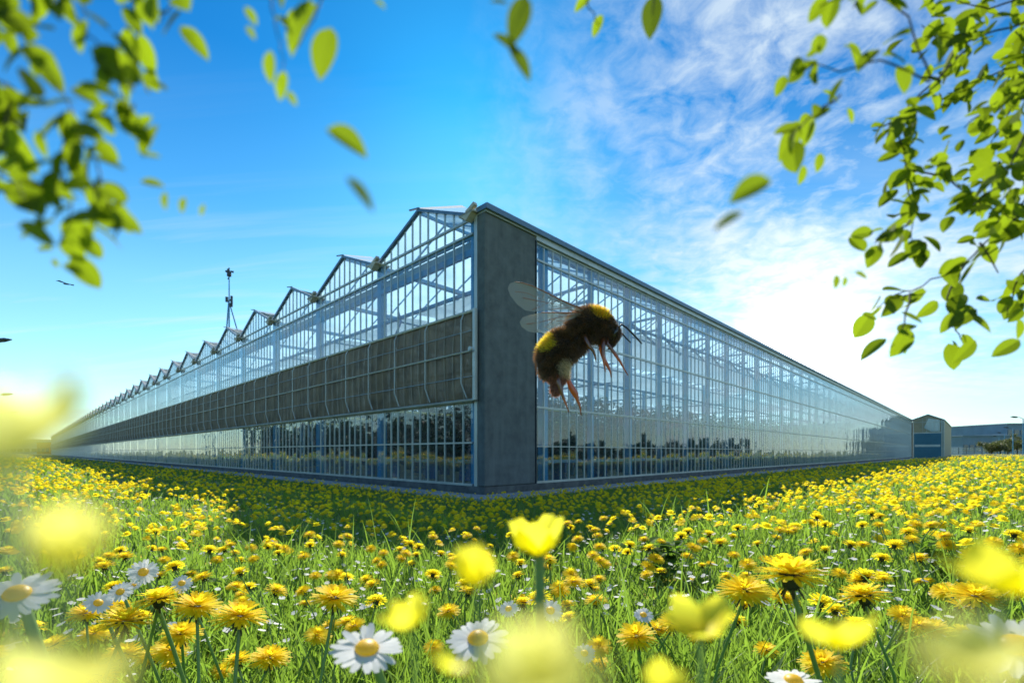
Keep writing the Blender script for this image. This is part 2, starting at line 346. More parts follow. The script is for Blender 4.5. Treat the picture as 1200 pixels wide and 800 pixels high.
# ------------------------------------------------------------------ greenhouse
RZ = math.atan2(UR.y, UR.x)
gh_root = empty('greenhouse', (CORNER.x, CORNER.y, 0), RZ)
tag(gh_root, 'huge glass greenhouse with sawtooth roof, grey concrete corner panel and brown shade cloth', 'greenhouse')
P = gh_root
BAY, NB, Y0 = 4.1, 58, 0.45
XE, NR, X0 = 96.2, 23, 1.70
GUT, RID = 6.26, 7.10
YE = Y0 + NB * BAY
# corner panel and plinth
mb = MB(); mb.box(0, 1.667, 0, 0.24, 0.20, 6.18)
o = mb.build('concrete_panel', M['panel'], P)
bv = o.modifiers.new('bevel', 'BEVEL'); bv.width = 0.03; bv.segments = 3
mb = MB(); mb.box(-0.02, XE, -0.025, 0.30, 0, 0.198); mb.box(-0.02, 0.25, 0.302, YE, 0, 0.198)
mb.build('plinth', M['plinth'], P)
mb = MB(); mb.box(0.26, XE, 0.31, YE, -0.05, 0.02); mb.build('greenhouse_floor', M['floor'], P)
# apron around the foot of the walls
mb = MB(); mb.box(-0.75, XE, -0.75, -0.03, -0.1, 0.035); mb.box(-0.75, -0.03, -0.026, YE, -0.1, 0.035)
o = mb.build('apron_path', M['path'], loc=(CORNER.x, CORNER.y, 0), rz=RZ); tag(o, kind='structure')

# --- left facade bay (local y from 0 to BAY), copied along
NBAR = 12; st = BAY / NBAR
def slope_z(y): return GUT + (RID - GUT) * (1 - abs(y - BAY / 2) / (BAY / 2))
mb = MB()
for i in range(1, NBAR):
    if i == NBAR: continue
    y = i * st; mb.box(0.046, 0.085, y - 0.017, y + 0.017, 0.2, slope_z(y) - 0.03)
for z, h, w in ((0.22, 0.05, 0.07), (1.17, 0.035, 0.05), (2.08, 0.05, 0.06), (4.10, 0.06, 0.06), (5.86, 0.05, 0.07), (6.20, 0.05, 0.07)):
    mb.box(0.040 - w / 5, 0.087, 0, BAY, z - h / 2, z + h / 2)
bars = mb.build('glazing_bars', M['bar'], P, loc=(0, Y0, 0))
mb = MB(); mb.add([(0.055, 0, 0.2), (0.055, BAY, 0.2), (0.055, BAY, GUT), (0.055, BAY / 2, RID), (0.055, 0, GUT)], [(0, 1, 2, 3, 4)])
pane = mb.build('glass_wall', M['glass'], P, loc=(0, Y0, 0))
mb = MB()
mb.bar((0.04, 0, GUT), (0.04, BAY / 2, RID), 0.10, 0.07); mb.bar((0.04, BAY, GUT), (0.04, BAY / 2, RID), 0.10, 0.07)
mb.bar((0.0, BAY / 2 - 0.05, RID + 0.03), (0.0, BAY / 2 + 0.38, RID + 0.12), 0.05, 0.03)
gable = mb.build('gable_frame', M['gutter'], P, loc=(0, Y0, 0))
mb = MB(); mb.box(0.09, 0.27, -0.11, 0.11, 0.0, 6.18)
mb.box(0.09, 0.17, 0.111, BAY - 0.111, 5.42, 5.56); mb.box(0.10, 0.16, 0.111, BAY - 0.111, 4.55, 4.63); mb.box(0.10, 0.16, 0.111, BAY - 0.111, 5.80, 5.86)
M['film'] = thin_mat('pale rolled screen film', (0.42, 0.5, 0.54), (0.42, 0.5, 0.54), (0.4, 0.5, 0.55), 0.4)
mf = MB(); mf.box(0.19, 0.25, 0.111, BAY - 0.111, 5.565, 5.795); film = mf.build('rolled_screen', M['film'], P, loc=(0, Y0, 0))
M['ceil'] = thin_mat('white energy screen', (0.75, 0.8, 0.82), (0.75, 0.8, 0.82), (0.92, 0.95, 0.96), 0.7)
mf = MB(); nxx = 60
for i in range(nxx + 1):
    xx = 1.1 + 44 * i / nxx; mf.v += [(xx, 0.25, 5.05 + 0.05 * math.sin(i * 1.9)), (xx, BAY / 2, 5.0 + 0.06 * math.sin(i * 1.3)), (xx, BAY - 0.25, 5.05 + 0.05 * math.sin(i * 2.3))]
for i in range(nxx): mf.f += [(i*3, i*3+1, i*3+4, i*3+3), (i*3+1, i*3+2, i*3+5, i*3+4)]
escr = mf.build('energy_screen', M['ceil'], P, smooth=True, loc=(0, Y0, 0))
col = mb.build('column', M['steel'], P, loc=(0, Y0, 0))
mb = MB()
mb.box(-0.16, 0.30, -0.24, 0.24, 6.22, 6.26); mb.add([(-0.16, -0.24, 6.26), (-0.16, 0.24, 6.26), (-0.16, 0, 6.08), (0.02, -0.24, 6.26), (0.02, 0.24, 6.26), (0.02, 0, 6.08)], [(0, 1, 2), (3, 5, 4), (0, 2, 5, 3), (1, 4, 5, 2)])
mb.bar((-0.10, 0.02, 6.26), (-0.10, -0.26, 6.38), 0.10, 0.08)
gcap = mb.build('gutter_end', M['beige'], P, loc=(0, Y0, 0))
# open ridge vent, white, hinged at the ridge and reaching towards the corner side
mb = MB()
a = Vector((0, BAY / 2 - 0.02, RID + 0.05)); b = Vector((0, BAY / 2 - 1.72, slope_z(BAY / 2 - 1.72) + 0.20))
for x0 in (0.0, 5.4):
    nrm = Vector((0, 0.15, 1)).normalized() * 0.02
    A = [a + Vector((x0, 0, 0)), a + Vector((x0 + 3.4, 0, 0)), b + Vector((x0 + 3.4, 0, 0)), b + Vector((x0, 0, 0))]
    mb.add(A, [(0, 1, 2, 3)])
M['vent'] = thin_mat('white vent film', (0.8, 0.8, 0.78), (0.8, 0.8, 0.78), (0.85, 0.87, 0.85), 0.6)
t = M['vent'].node_tree; o_ = [q for q in t.nodes if q.type == 'OUTPUT_MATERIAL'][0]; src_ = o_.inputs[0].links[0].from_socket
tr = N(t, 'ShaderNodeBsdfTransparent'); tr.inputs[0].default_value = (0.85, 0.93, 0.96, 1); mx = N(t, 'ShaderNodeMixShader')
co = N(t, 'ShaderNodeTexCoord'); sx_ = N(t, 'ShaderNodeSeparateXYZ'); L(t, co.outputs['Object'], sx_.inputs[0])
L(t, vmath(t, 'MULTIPLY', vmath(t, 'GREATER_THAN', vmath(t, 'FRACT', vmath(t, 'MULTIPLY', sx_.outputs[0], 2.2)), 0.28), 0.55), mx.inputs[0])
L(t, src_, mx.inputs[1]); L(t, tr.outputs[0], mx.inputs[2]); L(t, mx.outputs[0], o_.inputs[0])
vent = mb.build('roof_vent', M['vent'], P, loc=(0, Y0, 0))
mb = MB()
mb.add([(0.08, 0, GUT), (XE, 0, GUT), (XE, BAY / 2, RID), (0.08, BAY / 2, RID)], [(0, 1, 2, 3)])
mb.add([(0.08, BAY / 2, RID), (XE, BAY / 2, RID), (XE, BAY, GUT), (0.08, BAY, GUT)], [(0, 1, 2, 3)])
roof = mb.build('roof', M['roof'], P, loc=(0, Y0, 0))
mb = MB()
for i in range(24):
    x = 0.9 + i * 1.0
    mb.bar((x, 0.02, GUT - 0.03), (x, BAY / 2, RID - 0.03), 0.035, 0.04); mb.bar((x, BAY - 0.02, GUT - 0.03), (x, BAY / 2, RID - 0.03), 0.035, 0.04)
mb.bar((0.1, BAY / 2, RID - 0.06), (XE, BAY / 2, RID - 0.06), 0.06, 0.08)
mb.bar((0.1, 0, GUT - 0.06), (XE, 0, GUT - 0.06), 0.16, 0.1)
rbars = mb.build('roof_bars', M['steel'], P, loc=(0, Y0, 0))
# shade cloth of one bay: rippled fabric, rails and arms in front
nx, nz = 48, 14
vs = []; fq = []
for j in range(nz + 1):
    for i in range(nx + 1):
        y = BAY * i / nx; z = 2.13 + 1.92 * j / nz; s = j / nz
        edge = min(1, min(i, nx - i) / 2)
        d = 0.035 * mnoise.noise(Vector((y * 2.3, z * 0.7, 3))) + 0.022 * mnoise.noise(Vector((y * 7 + z * 2.2, z * 1.2, 9)))
        d -= 0.05 * math.sin(s * math.pi)
        vs.append((-0.07 + d * edge - 0.05 * math.sin(s * math.pi) * (1 - edge), y, z - 0.02 * abs(math.sin(y / BAY * 3 * math.pi)) * (1 - s)))
for j in range(nz):
    for i in range(nx):
        k = j * (nx + 1) + i; fq.append((k, k + 1, k + nx + 2, k + nx + 1))
mb = MB(); mb.add(vs, fq)
screen = mb.build('shade_cloth', M['screen'], P, smooth=True, loc=(0, Y0, 0))
mb = MB()
for z, r in ((2.11, 0.03), (4.07, 0.035)): mb.tube([(-0.09, 0, z), (-0.09, BAY, z)], r, 6)
mb.tube([(-0.175, 0, 3.17), (-0.175, BAY, 3.17)], 0.020, 6); mb.tube([(-0.15, 0, 3.62), (-0.15, BAY, 3.62)], 0.008, 5); mb.tube([(-0.15, 0, 2.62), (-0.15, BAY, 2.62)], 0.008, 5)
for i in range(3):
    y = 0.35 + i * BAY / 3
    mb.tube([(-0.10, y, 4.04), (-0.165, y, 3.90), (-0.165, y, 2.50), (-0.12, y - 0.14, 2.16)], 0.015, 6)
screen.location = (0, Y0 - 0.2, 0)
frame = mb.build('cloth_frame', M['bar'], P, loc=(0, Y0, 0)); frame.parent = screen; frame.location = (0, 0, 0)
frame2 = frame
for kb in range(1, NB):
    for src in (bars, pane, gable, col, gcap, vent, roof):
        dup(src, P, (0, Y0 + kb * BAY, 0))
    if kb < 20: dup(film, P, (0, Y0 + kb * BAY, 0)); dup(escr, P, (0, Y0 + kb * BAY, 0))
    if kb < 10: dup(rbars, P, (0, Y0 + kb * BAY, 0))
    dup(screen, P, (0, Y0 - 0.2 + kb * BAY, 0))
mb = MB(); mb.box(0.0, 0.26, 0.245, 0.35, 0.2, 6.2); mb.build('corner_post', M['bar'], P)
mb = MB(); mb.box(-0.14, -0.06, 0.17, 0.245, 2.1, 4.1); mb.tube([(-0.2, 0.21, 3.2), (-0.26, 0.21, 3.2)], 0.05, 8)
mb.build('cloth_end_rail', M['bar'], P)

# --- right facade bay (local x 0..BAY)
mb = MB()
for i in range(0, 12):
    x = i * st; mb.box(x - 0.015, x + 0.015, 0.046, 0.085, 0.2, 6.08)
for z, h in ((0.22, 0.06), (1.10, 0.025), (2.06, 0.05), (3.93, 0.06), (5.66, 0.045), (6.06, 0.04)):
    mb.box(0.0, BAY, 0.030, 0.088, z - h / 2, z + h / 2)
rb = mb.build('glazing_bars', M['bar'], P, loc=(X0, 0, 0))
mb = MB(); mb.add([(0, 0.055, 0.2), (BAY, 0.055, 0.2), (BAY, 0.055, 6.08), (0, 0.055, 6.08)], [(0, 1, 2, 3)])
rp = mb.build('glass_wall', M['glass'], P, loc=(X0, 0, 0))
mb = MB(); mb.box(0.35, 0.55, 0.10, 0.26, 0, 6.07)
mb.bar((0.45, 0.3, 5.2), (2.40, 0.3, 4.7), 0.05); mb.bar((2.5, 0.3, 5.2), (4.4, 0.3, 4.6), 0.05)
mb.box(-0.2, BAY - 0.2, 0.11, 0.16, 4.86, 4.94); mb.box(-0.2, BAY - 0.2, 0.11, 0.16, 2.9, 2.96)
rc = mb.build('column', M['steel'], P, loc=(X0, 0, 0))
mb = MB(); mb.box(2.42, 2.56, 0.10, 0.22, 0, 6.07); rc2 = mb.build('column', M['steel'], P, loc=(X0, 0, 0))
for kb in range(1, NR):
    for src in (rb, rp, rc, rc2): dup(src, P, (X0 + kb * BAY, 0, 0))
mb = MB(); mb.box(-0.04, XE, -0.10, 0.26, 6.22, 6.33); mb.box(0.02, XE, -0.06, 0.10, 6.33, 6.37)
mb.build('gutter', M['gutter'], P)
mb = MB(); mb.box(0.002, XE, -0.035, 0.26, 6.182, 6.218); mb.box(1.672, XE, -0.033, 0.258, 6.09, 6.181)
mb.build('gutter_fascia', M['bar'], P)
mb = MB(); mb.box(1.669, 1.699, -0.02, 0.24, 0.2, 6.088); mb.build('corner_post', M['steel_d'], P)
# far end wall
mb = MB(); mb.box(XE - 0.1, XE, 0.31, YE, 0.2, 6.3); mb.build('end_wall', M['bar'], P)
mb = MB(); mb.box(0.3, XE - 0.11, YE, YE + 0.1, 0.2, 6.3); mb.build('end_wall', M['bar'], P)

# --- inside: columns, trusses, pipes
mb = MB()
mb.box(-0.07, 0.07, -0.07, 0.07, 0.02, 6.3)
ic = mb.build('column', M['steel'], P, loc=(4.6, Y0 + BAY, 0))
mb = MB()
mb.bar((0, 0.08, 5.86), (0, BAY - 0.08, 5.86), 0.06, 0.08); mb.bar((0, 0.08, 5.40), (0, BAY - 0.08, 5.40), 0.06, 0.08)
for i in range(6):
    ya = 0.1 + i * (BAY - 0.2) / 6; yb = ya + (BAY - 0.2) / 6
    mb.bar((0, ya, 5.43 if i % 2 else 5.83), (0, yb, 5.83 if i % 2 else 5.43), 0.03)
tr_ = mb.build('truss', M['steel'], P, loc=(4.6, Y0, 0))
cnt = 0
for i in range(8):
    for j in range(12):
        x = 4.6 + i * 4.5; ky = j
        if i == 0 and j == 0: continue
        if i > 3 and j > 3: continue
        dup(tr_, P, (x, Y0 + j * BAY, 0)); 
        if i < 5: dup(ic, P, (x, Y0 + (j + 1) * BAY, 0))
mb = MB()
for k_ in range(7):
    y = 2.0 + k_ * 4.1; mb.tube([(0.6, y, 2.30), (XE, y, 2.30)], 0.045, 6)
mb.build('heating_pipes', M['yellow_pipe'], P)
mb = MB()
for k_ in range(5):
    z = 4.95
    mb.tube([(0.6, 0.9 + k_ * 4.1, z), (XE, 0.9 + k_ * 4.1, z)], 0.03, 6)
for x in np.arange(1.2, 60, 4.5): mb.bar((x, 0.4, 3.1), (x, 40, 3.1), 0.05)
mb.build('support_rails', M['steel'], P)
# blue curved hoses
for y in (0.55, Y0 + BAY - 0.35):
    mb = MB(); pts = []
    for i in range(15):
        s = i / 14; pts.append((0.5 + 0.1 * math.sin(s * 7), y + 0.16 * math.sin(s * 9), 5.35 - s * 1.5 * (1 if i < 12 else 0.95)))
    mb.tube(pts, 0.025, 6); mb.build('hose', M['blue'], P, smooth=True)

# crop rows on blue benches, each its own thing
def to_world(x, y, z=0): 
    v = UR * x + UL * y + CORNER; return (v.x, v.y, z)
def crop_row(loc):
    r = empty('crop_bench', loc, RZ)
    mb = MB(); mb.box(0, 70, -0.35, 0.35, 0.62, 0.72); mb.build('tray', M['steel'], r)
    mb = MB()
    for i in range(30): mb.box(0.4 + i * 2.4, 0.46 + i * 2.4, -0.3, 0.3, 0.021, 0.619)
    mb.build('leg_frames', M['blue'], r)
    g2 = np.random.default_rng(7); n = 20000
    u = g2.uniform(0, 1, n) ** 1.6; x = u * 70; a = g2.uniform(0, 2 * np.pi, n); rr = 0.48 * np.sqrt(g2.uniform(0, 1, n)) * (0.75 + 0.25 * np.sin(x * 2.3))
    y = rr * np.cos(a); z = 0.70 + g2.uniform(0, 1, n) ** 1.15 * (2.1 + 0.35 * np.sin(x * 3.1 + 1) * np.sin(x * 0.7))
    s = 0.085 * (1 + u * 1.6)
    d1 = g2.normal(size=(n, 3)); d1 /= np.linalg.norm(d1, axis=1)[:, None]; d2 = np.cross(d1, g2.normal(size=(n, 3))); d2 /= np.linalg.norm(d2, axis=1)[:, None]
    c = np.stack([x, y, z], 1); sd = s[:, None]
    V = np.stack([c - d1 * sd, c + d2 * sd * 0.5, c + d1 * sd, c - d2 * sd * 0.5], 1).reshape(-1, 3)
    np_mesh('foliage', V, (np.arange(n)[:, None] * 4 + np.arange(4)[None]), M['crop'], r)
    return r
r0 = crop_row(to_world(2.6, 2.3))
for k_ in range(0, 26):
    r = r0 if k_ == 0 else dup(r0)
    if k_: r.location = to_world(2.6 + (k_ % 3) * 0.1, 2.3 + k_ * 2.05)
    tag(r, 'long bench of green plants standing inside behind the glass walls', 'crop bench', 'crop benches inside the greenhouse')

# weather mast on the roof
wm = empty('weather_mast', to_world(0.5, 20.3, 6.3), RZ)
tag(wm, 'slim blue weather mast with wind instruments standing on the greenhouse roof', 'weather mast')
mb = MB(); mb.tube([(0, 0, 0), (0, 0, 4.0)], [0.04, 0.025], 8); mb.build('pole', M['steel'], wm)
mb = MB(); mb.tube([(0.0, 0.75, 0), (0, 0.05, 2.6)], 0.035, 6); mb.build('stay', M['steel'], wm)
mb = MB(); mb.tube([(0.6, -0.25, 0), (0, 0, 2.5)], 0.03, 6); mb.build('stay', M['steel'], wm)
mb = MB(); mb.tube([(0, -0.42, 2.55), (0, 0.42, 2.62)], 0.035, 6); mb.tube([(0, 0.42, 2.6), (0, 0.42, 2.86)], 0.07, 8); mb.tube([(0, -0.42, 2.3), (0, -0.42, 2.72)], 0.06, 8); mb.tube([(0, -.3, 2.2), (0, -.3, 2.35)], .09, 8)
mb.build('cross_arm', M['steel_d'], wm)
mb = MB(); mb.tube([(0, 0, 3.85), (0, 0, 4.05)], 0.11, 8); mb.tube([(0, -0.28, 3.95), (0, 0.2, 3.75)], 0.03, 6)
for a in range(3):
    q = Vector((math.cos(a * 2.1), math.sin(a * 2.1), 0)); mb.tube([(0, 0, 4.12), tuple(q * 0.2 + Vector((0, 0, 4.12)))], [0.02, 0.06], 6)
mb.tube([(0, 0, 4.0), (0, 0.02, 4.3)], 0.03, 6); mb.build('anemometer', M['steel_d'], wm)

# entrance porch at the far right end
M['clad'] = mat('cream porch cladding', (0.40, 0.36, 0.25), 0.7, var=0.12, scale=2)
M['door_blue'] = mat('blue roller door', (0.045, 0.17, 0.26), 0.5, var=0.1, scale=1)
ep = empty('entrance_porch', to_world(96.6, 0, 0), RZ)
tag(ep, 'small gabled cream porch with a blue roller door at the end of the glass wall', 'porch')
w_ = 3.9
mb = MB(); mb.add([(0, 0, 0), (0, -w_, 0), (0, -w_, 6.2), (0, -w_ / 2, 7.15), (0, 0, 6.35)], [(0, 1, 2, 3, 4)])
mb.add([(0, -w_, 0), (30, -w_, 0), (30, -w_, 6.2), (0, -w_, 6.2)], [(0, 1, 2, 3)])
mb.add([(30, 0, 0), (30, -w_, 0), (30, -w_, 6.2), (30, -w_ / 2, 7.15), (30, 0, 6.35)], [(4, 3, 2, 1, 0)])
mb.add([(.01, 0.3, 0), (30, 0.3, 0), (30, 0.3, 6.2), (.01, 0.3, 6.2)], [(0, 1, 2, 3)])
mb.build('wall', M['clad'], ep)
mb = MB(); mb.bar((-0.1, -w_ - 0.1, 6.2), (-0.1, -w_ / 2, 7.18), 0.3, 0.12); mb.bar((-0.1, 0.1, 6.35), (-0.1, -w_ / 2, 7.18), 0.3, 0.12)
mb.add([(-0.2, -w_ - 0.15, 6.18), (30, -w_ - 0.15, 6.18), (30, -w_ / 2, 7.2), (-0.2, -w_ / 2, 7.2)], [(0, 1, 2, 3)])
mb.add([(-0.2, 0, 6.35), (30, 0, 6.35), (30, -w_ / 2, 7.2), (-0.2, -w_ / 2, 7.2)], [(3, 2, 1, 0)])
mb.build('roof', M['gutter'], ep)
mb = MB(); mb.box(-0.06, -0.01, -w_ + 0.35, -0.2, 0.05, 4.1)
for i in range(13): mb.box(-0.075, -0.061, -w_ + 0.35, -0.2, 0.3 + i * 0.3, 0.33 + i * 0.3)
dr = mb.build('door', M['door_blue'], ep)
mb = MB(); mb.box(-0.08, -0.076, -w_ + 0.45, -0.3, 1.9, 2.25); mb.build('window', M['bar'], dr)
mb = MB()
for y in (-0.1, -w_ + 0.25, -w_ + 0.02): mb.box(-0.09, -0.005, y - 0.06, y + 0.06, 0, 6.2)
mb.box(-0.09, -0.005, -w_ + 0.3, -0.16, 4.1, 4.25); mb.box(-0.085, -0.006, -w_ + 0.3, -0.16, 5.9, 5.98)
for i in range(5): mb.box(-0.08, -0.007, -w_ + 0.6 + i * 0.5, -w_ + 0.64 + i * 0.5, 4.26, 6.3 + 0.1 * i)
mb.build('frame', M['bar'], ep)
M['winpane'] = mat('pale window glass', (0.35, 0.5, 0.56), 0.1, spec=1.0)
mb = MB(); mb.add([(-0.02, -w_ + 0.5, 4.4), (-0.02, -w_ + 0.5, 6.2), (-0.02, -w_ / 2 - 0.05, 6.55), (-0.02, -w_ / 2 + 0.5, 5.0), (-0.02, -w_ / 2 - 0.4, 4.4)], [(0, 1, 2, 3, 4)])
mb.build('window', M['winpane'], ep)

# ------------------------------------------------------------------ far background
M['far_wall'] = mat('blue grey office cladding', (0.16, 0.25, 0.34), 0.6, var=0.15, scale=0.3)
M['far_light'] = mat('pale render', (0.5, 0.56, 0.58), 0.7, var=0.1, scale=0.3)
M['far_win'] = mat('dark window band', (0.03, 0.08, 0.13), 0.15, spec=1)
M['brick_far'] = mat('orange brick', (0.45, 0.20, 0.08), 0.8, var=0.2, scale=0.6)
def facade(name, label, x0, x1, ytop, Z, depth, wallm, nwin, win_rows, group=None, cat='building'):
    a = at(x0, HZ, Z); b = at(x1, HZ, Z); zt = at(0, ytop, Z).z
    r = empty(name, (a.x, Z, 0)); tag(r, label, cat, group)
    w = b.x - a.x
    mb = MB(); mb.box(0, w, 0, depth, 0, zt); mb.build('wall', wallm, r)
    mb = MB(); mb.box(-0.4, w + 0.4, -0.4, depth + 0.4, zt, zt + 0.35); mb.build('roof', M['far_wall'], r)
    for (z0, z1) in win_rows:
        for i in range(nwin):
            c = (i + 0.5) * w / nwin; ww = w / nwin * 0.36
            mb = MB(); mb.box(c - ww, c + ww, -0.12, 0.0 - 0.01, z0, z1); mb.build('window', M['far_win'], r)
    return r
facade('office_building', 'long low blue grey building behind the right end of the meadow', 1128, 1215, 511, 150, 30, M['far_wall'], 12, [(1.4, 3.4)])
facade('office_block', 'taller pale blue block rising above the long low building', 1180, 1240, 497, 165, 30, M['far_wall'], 8, [(7.2, 8.8), (3, 5)])
facade('glass_pavilion', 'small pale glass pavilion between the porch and the low office building', 1112, 1130, 517, 158, 14, M['far_light'], 5, [(0.9, 3.2)])
facade('warehouse', 'long pale warehouse on the horizon beyond the left meadow', -30, 44, 515, 300, 40, M['far_light'], 9, [(1.5, 3.5)])
facade('brick_shed', 'low orange brick shed at the far left end of the greenhouse', 43, 58, 518, 262, 12, M['brick_far'], 3, [(1.5, 3.3)])
fa = at(1114, HZ, 130); fb = at(1215, HZ, 128)
fr_ = empty('fence', (fa.x, fa.y, 0.5)); tag(fr_, 'thin pale mesh fence running before the office at the meadow edge', 'fence')
mb = MB(); fl_ = fb.x - fa.x
for z in (0.05, 0.6, 1.15, 1.7): mb.box(0, fl_, -0.02, 0.02, z, z + 0.05)
for i in range(120): mb.box(i * fl_ / 120, i * fl_ / 120 + 0.02, -0.012, 0.012, 0.05, 1.7)
mb.build('panel', M['bar'], fr_)
for i in range(11):
    mb = MB(); mb.box(i * fl_ / 10 - 0.05, i * fl_ / 10 + 0.05, -0.09, -0.025, 0, 1.9); mb.build('post', M['steel_d'], fr_)
# parapet boards on the office roof
M['bush'] = thin_mat('bush leaves', (0.06, 0.075, 0.02), (0.13, 0.12, 0.035), (0.12, 0.15, 0.03), 0.3)
M['bark'] = mat('bark', (0.07, 0.055, 0.04), 0.9, var=0.3, scale=6)
def bush(px, Zd, h, wdt, seed, label):
    g2 = np.random.default_rng(seed); p = at(px, HZ, Zd)
    gz0 = gz(p.x, p.y)
    r = empty('round_tree', (p.x, p.y, gz0)); tag(r, label, 'tree', 'trees in front of the office building')
    mb = MB(); mb.tube([(0, 0, 0), (0.05, 0, h * 0.3), (0.1, 0.1, h * 0.55)], [0.14, 0.11, 0.05], 7)
    for k_ in range(5):
        a = k_ * 1.3; mb.tube([(0.03, 0, h * 0.25), (wdt * 0.3 * math.cos(a), wdt * 0.3 * math.sin(a), h * 0.62)], [0.06, 0.02], 5)
    mb.build('trunk', M['bark'], r)
    cl_ = g2.normal(size=(22, 3)) * np.array([wdt * 0.26, wdt * 0.26, h * 0.17]) + np.array([0, 0, h * 0.62]); n = 3600
    c = cl_[g2.integers(0, 22, n)] + g2.normal(size=(n, 3)) * 0.3
    d1 = g2.normal(size=(n, 3)); d1 /= np.linalg.norm(d1, axis=1)[:, None]; d2 = np.cross(d1, g2.normal(size=(n, 3))); d2 /= np.linalg.norm(d2, axis=1)[:, None]
    s = 0.12
    V = np.stack([c - d1 * s, c + d2 * s * 0.6, c + d1 * s, c - d2 * s * 0.6], 1).reshape(-1, 3)
    np_mesh('crown', V, (np.arange(n)[:, None] * 4 + np.arange(4)[None]), M['bush'], r)
tl_ = ['leftmost low round tree in front of the office building', 'second round tree from the left before the office', 'olive brown round tree between the office lamp posts', 'taller dark round tree near the right edge', 'last round tree at the right edge of the meadow']
for i, (px, h, w2) in enumerate(((1162, 2.7, 3.4), (1172, 3.0, 3.6), (1181, 3.3, 3.8), (1192, 4.1, 4.2), (1204, 3.8, 4.2))):
    bush(px, 112 + i * 2, h, w2, 20 + i, tl_[i])
# unseen woods beside and behind the camera, added to darken the lower glass reflections
def wood(name, label, pts, hgt, seed):
    g2 = np.random.default_rng(seed); Vs = []
    for (xa, ya), (xb, yb) in zip(pts[:-1], pts[1:]):
        Ls = math.hypot(xb - xa, yb - ya); n = int(Ls * 150); u = g2.uniform(0, 1, n)
        hh = hgt * (0.72 + 0.2 * np.sin(u * Ls * 0.35 + seed) + 0.12 * np.sin(u * Ls * 1.1))
        c = np.stack([xa + (xb - xa) * u + g2.normal(size=n) * 2.0, ya + (yb - ya) * u + g2.normal(size=n) * 2.0, 0.4 + hh * g2.uniform(0, 1, n)], 1)
        d1 = g2.normal(size=(n, 3)); d1 /= np.linalg.norm(d1, axis=1)[:, None]; d2 = np.cross(d1, g2.normal(size=(n, 3))); d2 /= np.linalg.norm(d2, axis=1)[:, None]
        Vs.append(np.stack([c - d1 * 0.5, c + d2 * 0.35, c + d1 * 0.5, c - d2 * 0.35], 1).reshape(-1, 3))
    V = np.concatenate(Vs); o = np_mesh(name, V, np.arange(len(V)).reshape(-1, 4), M['crop']); tag(o, label, 'wood', kind='stuff')
wood('reflection_wood', 'unseen wood added to be mirrored dark in the lower glass of the left wall', [(-95, 62), (-75, 20), (-70, -30), (-50, -70), (0, -80)], 7.5, 1)
wood('reflection_wood', 'unseen wood added to be mirrored dark in the lower glass of the right wall', [(135, 85), (120, 30), (105, -20), (60, -70), (0, -80)], 4.2, 2)
# street lamps
def lamp(px, py, Zd, side, label, group, h_extra=0):
    p = at(px, py, Zd); zb = gz(p.x, p.y); H = p.z - zb
    r = empty('street_lamp', (p.x, p.y, zb)); tag(r, label, 'street lamp', group)
    mb = MB(); mb.tube([(0, 0, 0), (0, 0, H * 0.6), (0, 0, H - 0.15)], [0.09, 0.07, 0.05], 8); mb.build('pole', M['steel'], r)
    mb = MB(); mb.tube([(0, 0, H - 0.2), (side * 0.5, 0, H + 0.02), (side * 0.9, 0, H + 0.05)], 0.035, 6); mb.build('arm', M['steel'], r)
    mb = MB(); mb.tube([(side * 0.8, 0, H + 0.04), (side * 1.0, 0, H + 0.05), (side * 1.5, 0, H + 0.08), (side * 1.9, 0, H + 0.1)], [0.05, 0.13, 0.12, 0.03], 8)
    mb.build('lamp_head', M['steel_d'], r)
gr = 'street lamps by the office building'
lamp(1199, 489, 70, -1, 'tallest looking street lamp by the right edge before the office', gr)
lamp(1187, 501, 92, -1, 'second street lamp of the row before the office', gr)
lamp(1177, 507, 116, -1, 'third street lamp of the row, above the olive trees', gr)
lamp(1171, 511, 141, -1, 'farthest small street lamp of the row before the office', gr)
gl_ = 'street lamps along the left edge'
lamp(-27, 400, 26, 1, 'nearest street lamp at the left edge, only its dark head in view', gl_)
lamp(-8, 463, 46, 1, 'middle street lamp at the left edge seen through the yellow blur', gl_)
lamp(5, 484, 66, 1, 'farthest street lamp at the left edge low over the meadow', gl_)
# bird
b_ = at(78, 333, 45)
mb = MB(); mb.tube([(-0.35, 0, 0.02), (-0.12, 0, 0.04), (0.15, 0, 0), (0.4, 0, -0.02)], [0.01, 0.08, 0.07, 0.01], 8)
mb.add([(-0.1, 0, 0.05), (0.12, 0, 0.04), (0.05, 0.7, 0.22), (-0.12, 0.9, 0.15)], [(0, 1, 2, 3)]); mb.add([(-0.1, 0, 0.05), (0.12, 0, 0.04), (0.0, -0.7, 0.12), (-0.2, -0.9, 0.02)], [(3, 2, 1, 0)])
o = mb.build('bird', M['steel_d'], loc=b_); tag(o, 'tiny dark bird gliding in the pale sky over the left meadow', 'bird')

